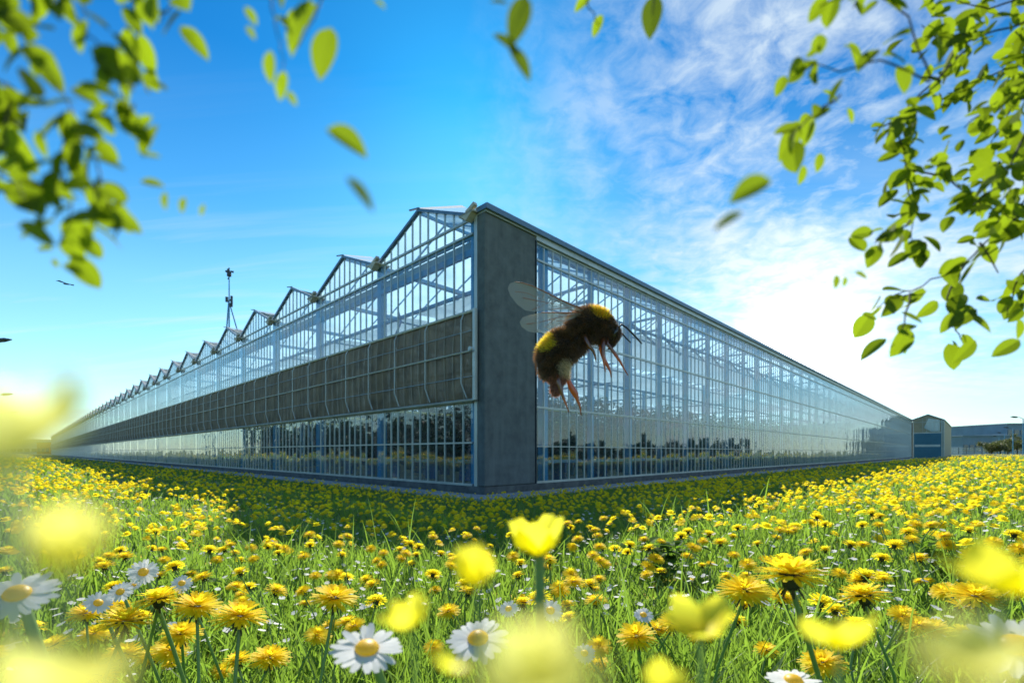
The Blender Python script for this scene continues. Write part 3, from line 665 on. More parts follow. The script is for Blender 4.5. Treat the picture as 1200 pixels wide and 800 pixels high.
# ------------------------------------------------------------------ flowers
def petal_strip(base, direc, up, length, width, curve, nseg=3, tipw=0.6):
    direc = direc.normalized(); side = direc.cross(up).normalized(); vs = []
    for i in range(nseg + 1):
        s = i / nseg; wd = width * (0.45 + 0.55 * math.sin(min(1, s * 1.4) * math.pi / 2)) * (1 if s < 0.99 else tipw)
        p = base + direc * length * s + up * curve * length * s * s
        vs += [p - side * wd / 2, p + side * wd / 2]
    fs = [(2*i, 2*i+1, 2*i+3, 2*i+2) for i in range(nseg)]
    return vs, fs
def dandelion_meshes(R, seed):
    rnd = random.Random(seed); mb = MB(); up = Vector((0, 0, 1))
    for lay, (n, el_, ln, z) in enumerate(((34, 2, 1.0, 0.0), (30, 18, 0.96, 0.05), (26, 36, 0.82, 0.12), (20, 56, 0.62, 0.18), (12, 76, 0.45, 0.2))):
        for i in range(n):
            a = (i + rnd.random() * 0.8) * 2 * math.pi / n; e = math.radians(el_ + rnd.uniform(-7, 7))
            d = Vector((math.cos(a) * math.cos(e), math.sin(a) * math.cos(e), math.sin(e)))
            u = Vector((-math.cos(a) * math.sin(e), -math.sin(a) * math.sin(e), math.cos(e)))
            vs, fs = petal_strip(Vector((math.cos(a) * 0.08 * R, math.sin(a) * 0.08 * R, z * R)), d, u, R * ln * rnd.uniform(0.88, 1.05), R * 0.15, -0.18 + rnd.uniform(-0.08, 0.1))
            mb.add(vs, fs)
    return mb
def calyx_mesh(R):
    mb = MB(); mb.tube([(0, 0, -0.42 * R), (0, 0, -0.34 * R), (0, 0, -0.12 * R), (0, 0, 0.06 * R)], [0.10 * R, 0.22 * R, 0.26 * R, 0.34 * R], 10)
    for i in range(10):
        a = i * 0.628; vs, fs = petal_strip(Vector((math.cos(a) * 0.2 * R, math.sin(a) * 0.2 * R, -0.3 * R)), Vector((math.cos(a), math.sin(a), -0.9)), Vector((0, 0, 1)), 0.35 * R, 0.09 * R, -0.2); mb.add(vs, fs)
    return mb
R0 = 0.022
proto_heads = []
for s in range(4):
    m_ = bpy.data.meshes.new('petals'); mbx = dandelion_meshes(R0, s); m_.from_pydata(mbx.v, [], mbx.f); m_.materials.append(M['dand']); m_.update(); proto_heads.append(m_)
mbx = calyx_mesh(R0); cal_m = bpy.data.meshes.new('calyx'); cal_m.from_pydata(mbx.v, [], mbx.f); cal_m.materials.append(M['calyx']); cal_m.shade_smooth()
mbx = MB(); mbx.tube([(0, 0, -1), (0.05, 0.02, -0.6), (0.03, 0, -0.25), (0, 0, 0)], [0.0022, 0.002, 0.002, 0.002], 6, cap=False)
stem_m = bpy.data.meshes.new('stem'); stem_m.from_pydata(mbx.v, [], mbx.f); stem_m.materials.append(M['stem']); stem_m.shade_smooth()
def link(name, mesh, parent, loc=(0, 0, 0), sc_=(1, 1, 1), rot=(0, 0, 0)):
    o = bpy.data.objects.new(name, mesh); C.objects.link(o); o.parent = parent; o.location = loc; o.scale = sc_; o.rotation_euler = rot; return o
frnd = random.Random(11)
def dandelion(p, scale, label, group=None, tilt=0.25, name='dandelion'):
    zb = gz(p.x, p.y); H = max(0.03, p.z - zb)
    r = empty(name, (p.x, p.y, zb), frnd.uniform(0, 6.28)); tag(r, label, 'dandelion', group)
    rot = (frnd.uniform(-tilt, tilt), frnd.uniform(-tilt, tilt), 0)
    link('petals', frnd.choice(proto_heads), r, (0, 0, H), (scale, scale, scale * frnd.uniform(0.75, 1.0)), rot)
    link('calyx', cal_m, r, (0, 0, H), (scale,) * 3, rot)
    link('stem', stem_m, r, (0, 0, H - 0.3 * R0 * scale), (0.78, 0.78, H))
    return r
spec = [
 (186,702,50,'large dandelion above a dark calyx, right of the four small daisies'),(231,711,50,'dandelion touching the right side of the biggest left dandelion'),(281,723,58,'wide dandelion at the right end of the left flower cluster'),
 (101,719,36,'small dandelion below the lowest of the four daisies'),(145,729,52,'broad dandelion under the left dandelion cluster'),(125,745,26,'small round dandelion tucked under the broad one at left'),
 (213,743,42,'dandelion with dark calyx low in the middle of the left cluster'),(145,766,40,'dandelion near the bottom left, under the broad one'),(112,791,42,'dandelion cut by the bottom edge at left'),
 (201,777,20,'little dandelion low between two larger left ones'),(259,786,26,'little dandelion near the bottom edge, left of the flat one'),(178,642,14,'small dandelion just above the biggest of the small daisies'),
 (224,672,14,'small dandelion to the right of the four small daisies'),(259,644,12,'small dandelion in grass above the left cluster'),(392,701,52,'dandelion seen from the side above the tilted white daisy'),
 (316,771,44,'flat dandelion near the bottom, left of the tilted daisy'),(407,729,27,'dandelion just above the tilted white daisy'),(387,733,22,'small dandelion crowding the one above the tilted daisy'),
 (358,707,16,'small dandelion left of the side-on dandelion'),(746,746,44,'lone dandelion right of the small bright daisy at the bottom'),(872,692,56,'dandelion with dark calyx left of the widest dandelion'),
 (788,731,34,'dandelion partly behind the big yellow buttercup at right of centre'),(874,674,14,'small dandelion above the pair right of centre'),(823,662,11,'left one of the small dandelion pair in mid meadow'),
 (833,660,11,'right one of the small dandelion pair in mid meadow'),(860,650,14,'small dandelion in the grass under the glass wall shadow'),(698,690,12,'small dandelion right of the cupped buttercup stem'),
 (927,674,82,'widest dandelion, seen from the side with a dark calyx'),(1012,698,52,'dandelion behind the blurred yellow bloom right of the widest one'),(964,777,48,'dandelion near the bottom below the widest one'),
 (1058,719,30,'dandelion with dark underside right of the blurred yellow bloom'),(1078,654,20,'round dandelion in grass on the right'),(1011,638,16,'small round dandelion above the large ones at right'),
 (967,644,16,'small dandelion above the widest dandelion'),(1143,699,50,'dandelion under the blurred yellow bloom at the right edge'),(1094,738,35,'pale dandelion low on the right'),
 (1089,680,12,'small dandelion of a pair beneath the round one at right'),(1077,681,12,'left small dandelion of a pair beneath the round one at right'),(700,778,30,'low dandelion at the bottom near the centre'),
 (612,700,14,'small dandelion beside the stem of the cupped buttercup'),(645,703,12,'small dandelion above the pale small daisy at centre')]
spot = []
for (px, py, w, lab) in spec:
    d = min(2 * R0 * F / w, 2.6)
    d0 = d; sc_ = 1.0
    # keep heads at believable heights above the turf
    for _ in range(40):
        p = at(px, py, d)
        if p.z - gz(p.x, p.y) < 0.07: d *= 0.97
        elif p.z - gz(p.x, p.y) > 0.34: d *= 1.03
        else: break
    p = at(px, py, d); sc_ = w * d / F / (2 * R0)
    dandelion(p, sc_, lab, None, 0.2); spot.append((p.x, p.y))
# random further dandelions: nearest ones as individuals
g3 = np.random.default_rng(21)
n = 9000
r = np.exp(g3.uniform(math.log(0.75), math.log(90), n)); a = g3.uniform(-0.98, 0.98, n)
keep = g3.uniform(0, 1, n) < np.clip((r - 0.5) / 5.0, 0.08, 1.0)
r = r[keep]; a = a[keep]
x = r * np.sin(a); y = r * np.cos(a)
clump = np.sin(x * 1.3 + 2 * np.sin(y * 0.8)) * np.sin(y * 1.1 + 1.5 * np.sin(x * 0.6))
keep = (pd_np(x, y) > 1.1) & (g3.uniform(0, 1, len(x)) < 0.70 + 0.3 * clump)
x = x[keep]; y = y[keep]; r = r[keep]
order = np.argsort(r); x = x[order]; y = y[order]; r = r[order]
inview = np.abs(x / y) < 1.1
NI = 240; ind = np.where(inview)[0][:NI]; mask = np.zeros(len(x), bool); mask[ind] = True
for i in ind:
    h = frnd.uniform(0.10, 0.19); p = Vector((x[i], y[i], gz(x[i], y[i]) + h))
    dandelion(p, frnd.uniform(0.75, 1.1), 'small yellow dandelion among the mid meadow grass', 'dandelions scattered through the nearer meadow', 0.45)
def field_heads(name, x, y, h, rad, material, jag=0.3, flat=0.5):
    n = len(x); z = gh(x, y) + h
    tx = g3.uniform(-0.45, 0.45, n)[:, None]; ty = g3.uniform(-0.45, 0.45, n)[:, None]
    Vs = []
    for K, e, ln, zo in ((11, 0.08, 1.0, 0.0), (8, 0.55, 0.85, 0.1), (5, 1.1, 0.62, 0.2)):
        if flat < 0.3 and e > 0.2: continue
        th = g3.uniform(0, 6.28, n)[:, None] + np.arange(K)[None] * 2 * np.pi / K + g3.uniform(-0.15, 0.15, (n, K))
        L_ = rad[:, None] * ln * (1 + jag * g3.uniform(-0.6, 0.4, (n, K))); hw = 1.25 * np.pi / K * L_ * 0.75
        def pt(f, sd):
            q = L_ * f * np.cos(e); ox = q * np.cos(th) - sd * np.sin(th); oy = q * np.sin(th) + sd * np.cos(th)
            return np.stack([x[:, None] + ox, y[:, None] + oy, z[:, None] + (zo * rad[:, None]) + L_ * f * np.sin(e) + ox * tx + oy * ty], 2)
        Vs.append(np.stack([pt(0.0, 0 * hw), pt(0.8, hw), pt(1.0, 0 * hw), pt(0.8, -hw)], 2).reshape(-1, 3))
    V = np.concatenate(Vs); return np_mesh(name, V, np.arange(len(V)).reshape(-1, 4), material)
x2, y2, r2 = x[~mask], y[~mask], r[~mask]
# each spot becomes a little clump
cx_, cy_, cr_ = [], [], []
for i in range(len(x2)):
    kk = 1 + int(g3.integers(0, 3 if r2[i] > 3 else 2)) + (1 if r2[i] > 6 else 0)
    sp = 0.05 + 0.02 * r2[i]
    for _ in range(kk):
        cx_.append(x2[i] + g3.normal() * sp); cy_.append(y2[i] + g3.normal() * sp); cr_.append(r2[i])
cx_ = np.array(cx_); cy_ = np.array(cy_); cr_ = np.array(cr_); k = (pd_np(cx_, cy_) > 1.0) & (cr_ > 0.8); cx_, cy_, cr_ = cx_[k], cy_[k], cr_[k]
o = field_heads('dandelion_field', cx_, cy_, g3.uniform(0.07, 0.17, len(cx_)), 0.020 * (1 + np.minimum(cr_, 30) * 0.06) * g3.uniform(0.7, 1.15, len(cx_)), M['dand'])
tag(o, 'thousands of yellow dandelion heads filling the meadow up to the greenhouse', 'dandelions', kind='stuff')
n = 2600; r = np.exp(g3.uniform(math.log(1.1), math.log(14), n)); a = g3.uniform(-0.95, 0.95, n); x = r * np.sin(a); y = r * np.cos(a)
k = (pd_np(x, y) > 5.2) & (np.sin(x * 0.9 + 1) * np.sin(y * 0.7 + 0.5) > -0.35); x, y, r = x[k], y[k], r[k]
o = field_heads('small_daisies', x, y, g3.uniform(0.05, 0.11, len(x)), 0.008 * (1 + r * 0.09), M['petal_w'], flat=0.2)
tag(o, 'tiny white daisies sprinkled through the sunny meadow', 'daisies', kind='stuff')

# broad leaved weeds and docks between the flowers
def weed(px, py, d, n, size, label, seed):
    rnd = random.Random(seed); p = at(px, py, d); zb = gz(p.x, p.y); r = empty('leafy_weed', (p.x, p.y, zb)); tag(r, label, 'weed')
    lf = MB(); st_ = MB()
    for k_ in range(n):
        a = rnd.uniform(0, 6.28); e = rnd.uniform(0.4, 1.3); h = rnd.uniform(0.3, 1.0) * size * 1.6; q = Vector((rnd.gauss(0, size * 0.8), rnd.gauss(0, size * 0.6), 0))
        top = q + Vector((math.cos(a) * 0.3 * size, math.sin(a) * 0.3 * size, h)); st_.tube([q * 0.02, q.lerp(top, 0.5) + Vector((0, 0, 0.1 * size)), top], size * 0.03, 5)
        for j in range(3):
            b = a + j * 2.1; leaf_geo(lf, top, Vector((math.cos(b), math.sin(b), rnd.uniform(-0.2, 0.7))), Vector((0, 0, 1)), size * rnd.uniform(0.5, 0.9), size * rnd.uniform(0.28, 0.42), 0.3)
    st_.build('stems', M['stem'], r); lf.build('foliage', M['weed'], r)
M['weed'] = thin_mat('weed leaves', (0.03, 0.08, 0.012), (0.07, 0.14, 0.02), (0.16, 0.30, 0.02), 0.5, 0.6, 0.015)
WEEDS = [(1110, 630, 1.5, 22, 0.07, 'patch of broad dark weed leaves among the grass at the right'), (1165, 640, 1.4, 16, 0.06, 'smaller patch of broad weed leaves near the right edge'),
 (775, 640, 1.7, 26, 0.08, 'dark green leafy tuft below the shadow edge right of centre'), (235, 640, 1.6, 14, 0.05, 'thin leafy weed among the dandelions left of centre'), (690, 700, 0.9, 12, 0.045, 'low broad leaved weed beside the pale centre daisy')]

# daisies
def daisy_petals(R, seed, n=21):
    rnd = random.Random(seed); mb = MB()
    for i in range(n):
        a = (i + rnd.uniform(-0.25, 0.25)) * 2 * math.pi / n; d = Vector((math.cos(a), math.sin(a), rnd.uniform(-0.05, 0.15)))
        vs, fs = petal_strip(Vector((math.cos(a) * 0.2 * R, math.sin(a) * 0.2 * R, 0)), d, Vector((0, 0, 1)), R * rnd.uniform(0.72, 0.84), R * 0.25, rnd.uniform(-0.2, 0.08), 4, 0.45); mb.add(vs, fs)
    return mb
def disc_mesh(R):
    mb = MB(); pts = [(0, 0, -0.05 * R), (0, 0, 0.05 * R), (0, 0, 0.14 * R), (0, 0, 0.2 * R), (0, 0, 0.22 * R)]; mb.tube(pts, [0.30 * R, 0.34 * R, 0.28 * R, 0.16 * R, 0.02 * R], 18); return mb
RD = 0.014
dpm = []
for s in range(3):
    mbx = daisy_petals(RD, s); m_ = bpy.data.meshes.new('petals'); m_.from_pydata(mbx.v, [], mbx.f); m_.materials.append(M['petal_w']); dpm.append(m_)
mbx = disc_mesh(RD); dm = bpy.data.meshes.new('disc'); dm.from_pydata(mbx.v, [], mbx.f); dm.materials.append(M['disc']); dm.shade_smooth()
ds = [(168,670,31,1.0,'upright white daisy, the topmost of the small group at left'),(141,693,25,.95,'small white daisy left of centre in the left group'),(157,685,14,.8,'tiny daisy half hidden between two of the left group'),
 (115,706,28,.9,'white daisy at the lower left of the small group'),(213,683,22,.9,'small white daisy standing apart right of the left group'),(20,696,78,.7,'large white daisy cut by the left edge'),
 (430,760,82,.62,'large tilted white daisy at the bottom, left of centre'),(560,748,72,.68,'large white daisy at the bottom beside the pale yellow blur'),(645,715,30,.85,'cream white daisy near the cupped buttercup stem'),
 (596,713,23,.8,'small daisy left of the cupped buttercup stem'),(754,720,23,.75,'small white daisy alone right of centre'),(685,765,26,.85,'small white daisy near the bottom right of the pale blur'),
 (1192,757,100,.75,'largest white daisy cut by the right edge'),(930,797,60,.5,'white daisy at the bottom edge, mostly out of the frame')]
for i, (px, py, w, face, lab) in enumerate(ds):
    d = 2 * RD * F / w
    for _ in range(40):
        p = at(px, py, d); hh = p.z - gz(p.x, p.y)
        if hh < 0.06: d *= 0.97
        elif hh > 0.36: d *= 1.03
        else: break
    p = at(px, py, d); s_ = w * d / F / (2 * RD); zb = gz(p.x, p.y); H = p.z - zb
    r = empty('daisy', (p.x, p.y, zb)); tag(r, lab, 'daisy')
    tl_ang = math.asin(min(0.93, face)) - math.atan((py - HZ) / F)
    dirn = Vector((-p.x, -p.y, 0)).normalized()
    # tilt the head towards the camera
    rz_ = math.atan2(dirn.x, -dirn.y); rot = (tl_ang, 0, rz_ + frnd.uniform(-0.3, 0.3))
    link('petals', dpm[i % 3], r, (0, 0, H), (s_,) * 3, rot); link('disc', dm, r, (0, 0, H), (s_,) * 3, rot)
    link('stem', stem_m, r, (-dirn.x * 0.002, -dirn.y * 0.004, H), (1, 1, H))
M['butter_pale'] = thin_mat('pale yellow petals', (0.92, 0.84, 0.16), (0.93, 0.86, 0.2), (0.98, 0.92, 0.25), 0.6, 0.4, 0.03)
# blurred buttercups close to the lens
def butter_mesh(R, seed, cup, n=5):
    rnd = random.Random(seed); mb = MB()
    for i in range(n):
        a = i * 2 * math.pi / n + rnd.uniform(-0.2, 0.2); e = math.radians(cup + rnd.uniform(-10, 10))
        rad = Vector((math.cos(a), math.sin(a), 0)); tang = Vector((-math.sin(a), math.cos(a), 0)); vs = []; nu, nv = 6, 5
        for u in range(nu + 1):
            s = u / nu; ee = e * (0.6 + 0.5 * s); p = rad * R * s * math.cos(ee) * 1.0 + Vector((0, 0, 1)) * R * s * math.sin(ee)
            wd = R * 0.85 * math.sin(math.pi * min(1, 0.12 + 0.75 * s)) * (1.0 if s < 0.9 else 0.75)
            for v_ in range(nv + 1):
                q = (v_ / nv - 0.5); vs.append(p + tang * wd * q - rad * R * 0.25 * (q * q) * 1.5 + Vector((0, 0, R * 0.08 * q * q)))
        fs = [(u*(nv+1)+v_, u*(nv+1)+v_+1, (u+1)*(nv+1)+v_+1, (u+1)*(nv+1)+v_) for u in range(nu) for v_ in range(nv)]
        mb.add(vs, fs)
    return mb
bs = [(2,485,200,.030,35,'pale yellow bloom blurred against the sky at the left edge'),(70,632,105,.038,60,'pale yellow blurred bloom above the large left daisy'),(55,775,150,.030,30,'very large pale yellow blurred bloom at the bottom left corner'),
 (558,664,84,.060,60,'orange yellow blurred bloom left of the cupped buttercup'),(484,716,72,.065,45,'round yellow blurred bloom between two daisies'),(632,775,135,.032,30,'very large pale yellow blurred bloom at the bottom centre'),
 (632,626,104,.13,40,'sharp-edged cupped buttercup standing before the greenhouse corner'),(1176,662,120,.048,30,'yellow blurred bloom at the right edge above the meadow'),(985,733,96,.060,35,'yellow blurred bloom below the widest dandelion'),
 (1150,755,115,.032,30,'pale yellow blurred bloom overlapping the largest daisy'),(822,716,84,.085,30,'yellow buttercup blurred in front of a dandelion right of centre'),(775,797,70,.050,35,'yellow blurred bloom cut by the bottom edge right of centre'),
 (525,770,50,.045,30,'small yellow blurred bloom beside the large bottom daisy')]
for i, (px, py, w, d, cup, lab) in enumerate(bs):
    pale = d < 0.04; w = w * (1.12 if pale else 0.95); d = d * 0.46 if pale else d * 0.80
    p = at(px, py, d); R = w * d / F / 2 * (1.25 if d < 0.1 else 1.12); zb = gz(p.x, p.y); H = p.z - zb
    r = empty('buttercup', (p.x, p.y, zb)); tag(r, lab, 'buttercup')
    o = butter_mesh(R, 30 + i, cup).build('petals', M['butter_pale'] if pale else M['butter'], r, smooth=True); o.location = (0, 0, H - R * 0.45); o.rotation_euler = (0.35 if i != 6 else -0.15, 0, 1.2 * i)
    mb = MB(); rr_ = min(0.0012, R * (0.16 if d > 0.1 else 0.06)); mb.tube([(0.006, 0.03, 0), (0.003, 0.012, H * 0.6), (0, 0, H - R * 0.45)], [0.0012, rr_, rr_], 6); mb.build('stem', M['stem'], r, smooth=True)

# ------------------------------------------------------------------ branches close to the camera
def leaf_geo(mb, c, direc, normal, L_, W_, bend):
    direc = direc.normalized(); side = direc.cross(normal).normalized(); up = side.cross(direc).normalized()
    vs = []; n = 7
    for i in range(n + 1):
        s = i / n; wd = W_ * math.sin(math.pi * s ** 0.9) ** 0.7 / 2 if 0 < s < 1 else 0.001 * W_
        p = c + direc * L_ * s - up * bend * L_ * s * s
        vs += [p - side * wd + up * wd * 0.28, p, p + side * wd + up * wd * 0.28]
    fs = []
    for i in range(n):
        b = i * 3; fs += [(b, b+1, b+4, b+3), (b+1, b+2, b+5, b+4)]
    mb.add(vs, fs)
for w_args in enumerate(WEEDS): weed(*w_args[1], 50 + w_args[0])
def branch(label, twigs, d, leaf_px, dens, seed, spread=10, extra=(), dvar=0.12):
    lm = M['leaf_shaded'] if 'dark' in label else M['leaf']
    rnd = random.Random(seed); first = at(*twigs[0][0], d)
    r = empty('branch', first); tag(r, label, 'branch')
    tw = MB(); lf = MB()
    for t_ in twigs:
        pts = []
        dz = 1 + rnd.uniform(-dvar, dvar)
        for i in range(len(t_) - 1):
            (xa, ya), (xb, yb) = t_[i], t_[i + 1]
            for k in range(4):
                s = k / 4; pts.append((xa + (xb - xa) * s + rnd.uniform(-2, 2), ya + (yb - ya) * s + rnd.uniform(-2, 2)))
        pts.append(t_[-1]); P3 = [at(px, py, d * dz) for px, py in pts]
        w0 = 1.3 * d / F
        tw.tube([p - first for p in P3], [w0 * (1 - 0.7 * i / len(P3)) for i in range(len(P3))], 6)
        length = sum(math.dist(pts[i], pts[i+1]) for i in range(len(pts) - 1))
        for _ in range(int(length * dens / leaf_px)):
            i = rnd.randrange(len(P3) - 1); s = rnd.random(); base = P3[i].lerp(P3[i + 1], s)
            base += Vector((rnd.uniform(-1, 1), rnd.uniform(-1, 1) * 1.5, rnd.uniform(-1, 1))) * spread * d / F
            tdir = (P3[min(i + 1, len(P3) - 1)] - P3[i]).normalized()
            dr_ = (tdir * 0.5 + Vector((rnd.gauss(0, 0.8), rnd.gauss(0, 0.5), rnd.gauss(-0.35, 0.6)))).normalized()
            nr = Vector((rnd.gauss(0, 0.6), -0.8 + rnd.gauss(0, 0.5), 0.6 + rnd.gauss(0, 0.5)))
            Lp = leaf_px * rnd.uniform(0.65, 1.3) * d / F
            leaf_geo(lf, base - first, dr_, nr, Lp, Lp * rnd.uniform(0.5, 0.75), rnd.uniform(-0.1, 0.4))
    for (px, py, lp, a) in extra:
        base = at(px, py, d); dr_ = Vector((math.cos(a), rnd.uniform(-0.2, 0.2), -math.sin(a))); Lp = lp * d / F
        leaf_geo(lf, base - first - dr_ * Lp / 2, dr_, Vector((rnd.uniform(-.3, .3), -1, 0.5)), Lp, Lp * 0.5, 0.15)
    tw.build('twigs', M['twig'], r, smooth=True); lf.build('foliage', lm, r)
    return r
branch('blurred leafy branch hanging in from the top left corner', [
   [(-20, -10), (25, 30), (60, 80), (85, 130), (95, 180)], [(85, 130), (70, 190), (85, 240), (70, 285)], [(60, -20), (105, 40), (140, 80), (150, 130), (175, 150)],
   [(-20, 70), (12, 110), (5, 170), (-5, 235)], [(150, -20), (165, 30), (160, 80)], [(85, 150), (115, 190), (128, 240), (145, 268)], [(95, 200), (110, 225)], [(-15, 195), (20, 215), (30, 240)],
   [(-15, 20), (15, 40), (40, 20)], [(90, -15), (100, 20)], [(190, -15), (200, 8), (185, 30)]], 0.075, 36, 4.4, 3, 15,
   extra=[(52, 291, 20, 0), (65, 308, 14, 1.0), (85, 315, 22, .5), (178, 214, 26, 0.1), (193, 235, 22, 1.6), (214, 240, 20, 1.8), (237, 246, 16, 1.8), (57, 233, 18, 1.7), (32, 238, 24, 1.5), (178, 182, 18, 0), (225, 40, 14, .7)])
branch('small sprig of big blurred leaves left of the top centre', [[(310, -20), (322, 20), (330, 60), (335, 100)], [(385, -20), (370, 20), (345, 60)]], 0.075, 24, 0.9, 5, 8,
   extra=[(350, 28, 70, 2.0), (380, 60, 62, 1.8), (316, 78, 34, 1.7), (330, 100, 32, 1.9), (294, 18, 22, 1), (294, 38, 16, 1), (342, 115, 18, 1), (445, 4, 16, .6)])
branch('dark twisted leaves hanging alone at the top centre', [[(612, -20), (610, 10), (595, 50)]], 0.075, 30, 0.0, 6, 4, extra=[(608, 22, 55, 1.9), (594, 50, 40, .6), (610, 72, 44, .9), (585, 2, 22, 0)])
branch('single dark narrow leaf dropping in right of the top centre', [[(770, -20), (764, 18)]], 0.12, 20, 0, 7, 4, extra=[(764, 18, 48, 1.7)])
branch('two small leaves on a thread at the top right of centre', [[(690, -20), (688, 4), (702, 30)]], 0.12, 20, 0, 7, 4, extra=[(700, 30, 24, 2.0), (683, 3, 26, 2.4)])
branch('leafy sprig reaching left from the top right tree', [[(1090, 95), (1065, 20), (1010, -15), (1000, -15)], [(1090, 95), (1030, 70), (985, 85), (940, 70)], [(1000, -15), (960, 8)], [(985, 110), (950, 140), (925, 165)], [(1010, -15), (1000, 10)]], 0.13, 26, 1.8, 8, 8,
   extra=[(915, 100, 26, 2), (945, 150, 40, 1.6), (975, 112, 26, .3), (925, 165, 44, 1.9), (960, 190, 22, 1.7), (940, 205, 22, 1.7), (1003, 65, 34, 1.1), (990, 330, 12, 1.6), (1010, 322, 18, .3), (980, 330, 16, 1.6), (997, 135, 18, 1)])
branch('dense leafy branch filling the top right corner', [
   [(1232, -20), (1230, 20), (1228, 60), (1230, 110), (1230, 150), (1225, 200)], [(1230, 20), (1170, 35), (1110, 55), (1080, 30)], [(1230, 60), (1160, 90), (1110, 110)], [(1230, 110), (1170, 120), (1130, 150)], [(1230, 150), (1180, 190), (1130, 200)],
   [(1230, -10), (1160, 10), (1120, 0)], [(1210, 140), (1170, 220), (1140, 240)], [(1215, 60), (1190, 120), (1160, 170)], [(1225, 200), (1190, 250), (1160, 265)]], 0.18, 21, 6.5, 9, 17)
branch('long leafy twig hanging down inside the right edge', [
   [(1130, 60), (1065, 125), (1052, 150), (1062, 200), (1070, 250), (1068, 300)], [(1052, 140), (1030, 150)], [(1068, 260), (1040, 275), (1025, 285)], [(1068, 200), (1110, 210), (1150, 240), (1200, 260)]], 0.17, 22, 5.0, 10, 11,
   extra=[(1060, 408, 17, 1.0), (1020, 370, 20, 0.3)])
branch('drooping twig with paired leaves low on the right edge', [
   [(1215, 240), (1170, 270), (1130, 310), (1080, 335), (1040, 350), (1020, 372)], [(1130, 310), (1110, 350), (1120, 385), (1135, 410)], [(1220, 300), (1190, 330), (1180, 370)], [(1215, 320), (1195, 350)], [(1068, 345), (1055, 390)], [(1150, 285), (1170, 320)]], 0.18, 27, 2.4, 12, 9,
   extra=[(1128, 372, 36, 2.6), (1150, 378, 34, 0.6), (1131, 412, 32, 2.2), (1180, 407, 34, 2.6), (1153, 350, 20, 0), (1110, 378, 26, 2), (1195, 385, 24, 1.5)])
def lone(px, py, lp, a, d, label, w=0.6):
    mb = MB(); dr_ = Vector((math.cos(a), 0.2, -math.sin(a))); Lp = lp * d / F
    leaf_geo(mb, -dr_ * Lp / 2, dr_, Vector((0.3, -1, 0.6)), Lp, Lp * w, 0.3)
    o = mb.build('falling_leaf', M['leaf_shaded'] if 'dark' in label else M['leaf'], loc=at(px, py, d)); tag(o, label, 'leaf', 'leaves blown through the air')
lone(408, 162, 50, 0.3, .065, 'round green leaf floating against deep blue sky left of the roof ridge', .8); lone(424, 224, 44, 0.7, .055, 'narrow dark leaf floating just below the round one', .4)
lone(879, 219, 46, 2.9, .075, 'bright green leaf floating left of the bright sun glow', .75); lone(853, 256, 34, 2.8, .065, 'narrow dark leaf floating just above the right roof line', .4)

# ------------------------------------------------------------------ bumblebee
BD = 0.42
K = BD / F / 4.706            # metres per unit of the bee sketch
B0 = at(580 + 480 / 4.706, 320 + 380 / 4.706, BD)
def bp(x, y, w=0): return Vector(((x - 480) * K, w * K, -(y - 380) * K))
bee = empty('bumblebee', B0); tag(bee, 'furry black and yellow bumblebee hovering in front of the greenhouse', 'bumblebee')
bm = bmesh.new()
def ell(c, rx, ry, rz_, rot=0):
    mtx = Matrix.Translation(bp(*c)) @ Matrix.Rotation(rot, 4, 'Y') @ Matrix.Diagonal((rx * K, ry * K, rz_ * K, 1))
    bmesh.ops.create_icosphere(bm, subdivisions=4, radius=1, matrix=mtx)
ell((535, 285, 0), 118, 92, 82, -0.15 * -1); ell((480, 300, 0), 80, 80, 78); ell((590, 300, 0), 72, 74, 78)
ell((648, 335, 0), 42, 52, 50); ell((640, 372, 0), 26, 30, 34)
ell((430, 380, 0), 78, 80, 72); ell((370, 410, 0), 95, 90, 90); ell((325, 455, 0), 88, 84, 90); ell((325, 520, 0), 72, 70, 72); ell((345, 575, 0), 50, 48, 48); ell((338, 630, 0), 28, 26, 48, 0.1)
me = bpy.data.meshes.new('tmp'); bm.to_mesh(me); bm.free(); tmp = bpy.data.objects.new('tmp', me); C.objects.link(tmp)
rm = tmp.modifiers.new('r', 'REMESH'); rm.mode = 'VOXEL'; rm.voxel_size = 7 * K
sm = tmp.modifiers.new('s', 'SMOOTH'); sm.iterations = 5; sm.factor = 0.5
dg = bpy.context.evaluated_depsgraph_get(); body = bpy.data.meshes.new_from_object(tmp.evaluated_get(dg)); bpy.data.objects.remove(tmp)
def bee_col(x, z, nz=0):
    sx = x / K + 480; sy = -z / K + 380
    j = mnoise.noise(Vector((sx * 0.03, sy * 0.03, 0))) * 10
    if (sx - 580) ** 2 / 52 ** 2 + (sy + j - 225) ** 2 / 46 ** 2 < 1: return (0.85, 0.42, 0.01)
    if (sx - 285 + j) ** 2 / 46 ** 2 + (sy - 390) ** 2 / 52 ** 2 < 1: return (0.72, 0.50, 0.02)
    if (sx - 385) ** 2 / 45 ** 2 + (sy - 530) ** 2 / 50 ** 2 < 1: return (0.45, 0.40, 0.30)
    if sy > 575: return (0.22, 0.10, 0.09)
    return (0.030, 0.019, 0.011) if j < 1 else (0.085, 0.048, 0.022)
def attr_mat(name, rough):
    m = bpy.data.materials.new(name); m.use_nodes = True; t = m.node_tree; a = N(t, 'ShaderNodeAttribute', attribute_name='tint')
    L(t, a.outputs['Color'], t.nodes['Principled BSDF'].inputs['Base Color']); t.nodes['Principled BSDF'].inputs['Roughness'].default_value = rough; return m
M['bee'] = attr_mat('bee skin', 0.6)
M['fur'] = thin_mat('bee fur', (0, 0, 0), (0, 0, 0), (1.0, 0.8, 0.5), 0.5, 0.4, 0.12, tint=True)
nvb = len(body.vertices); cols = np.array([(*bee_col(v.co.x, v.co.z), 1) for v in body.vertices], dtype=np.float32)
a_ = body.color_attributes.new('tint', 'FLOAT_COLOR', 'POINT'); a_.data.foreach_set('color', cols.ravel())
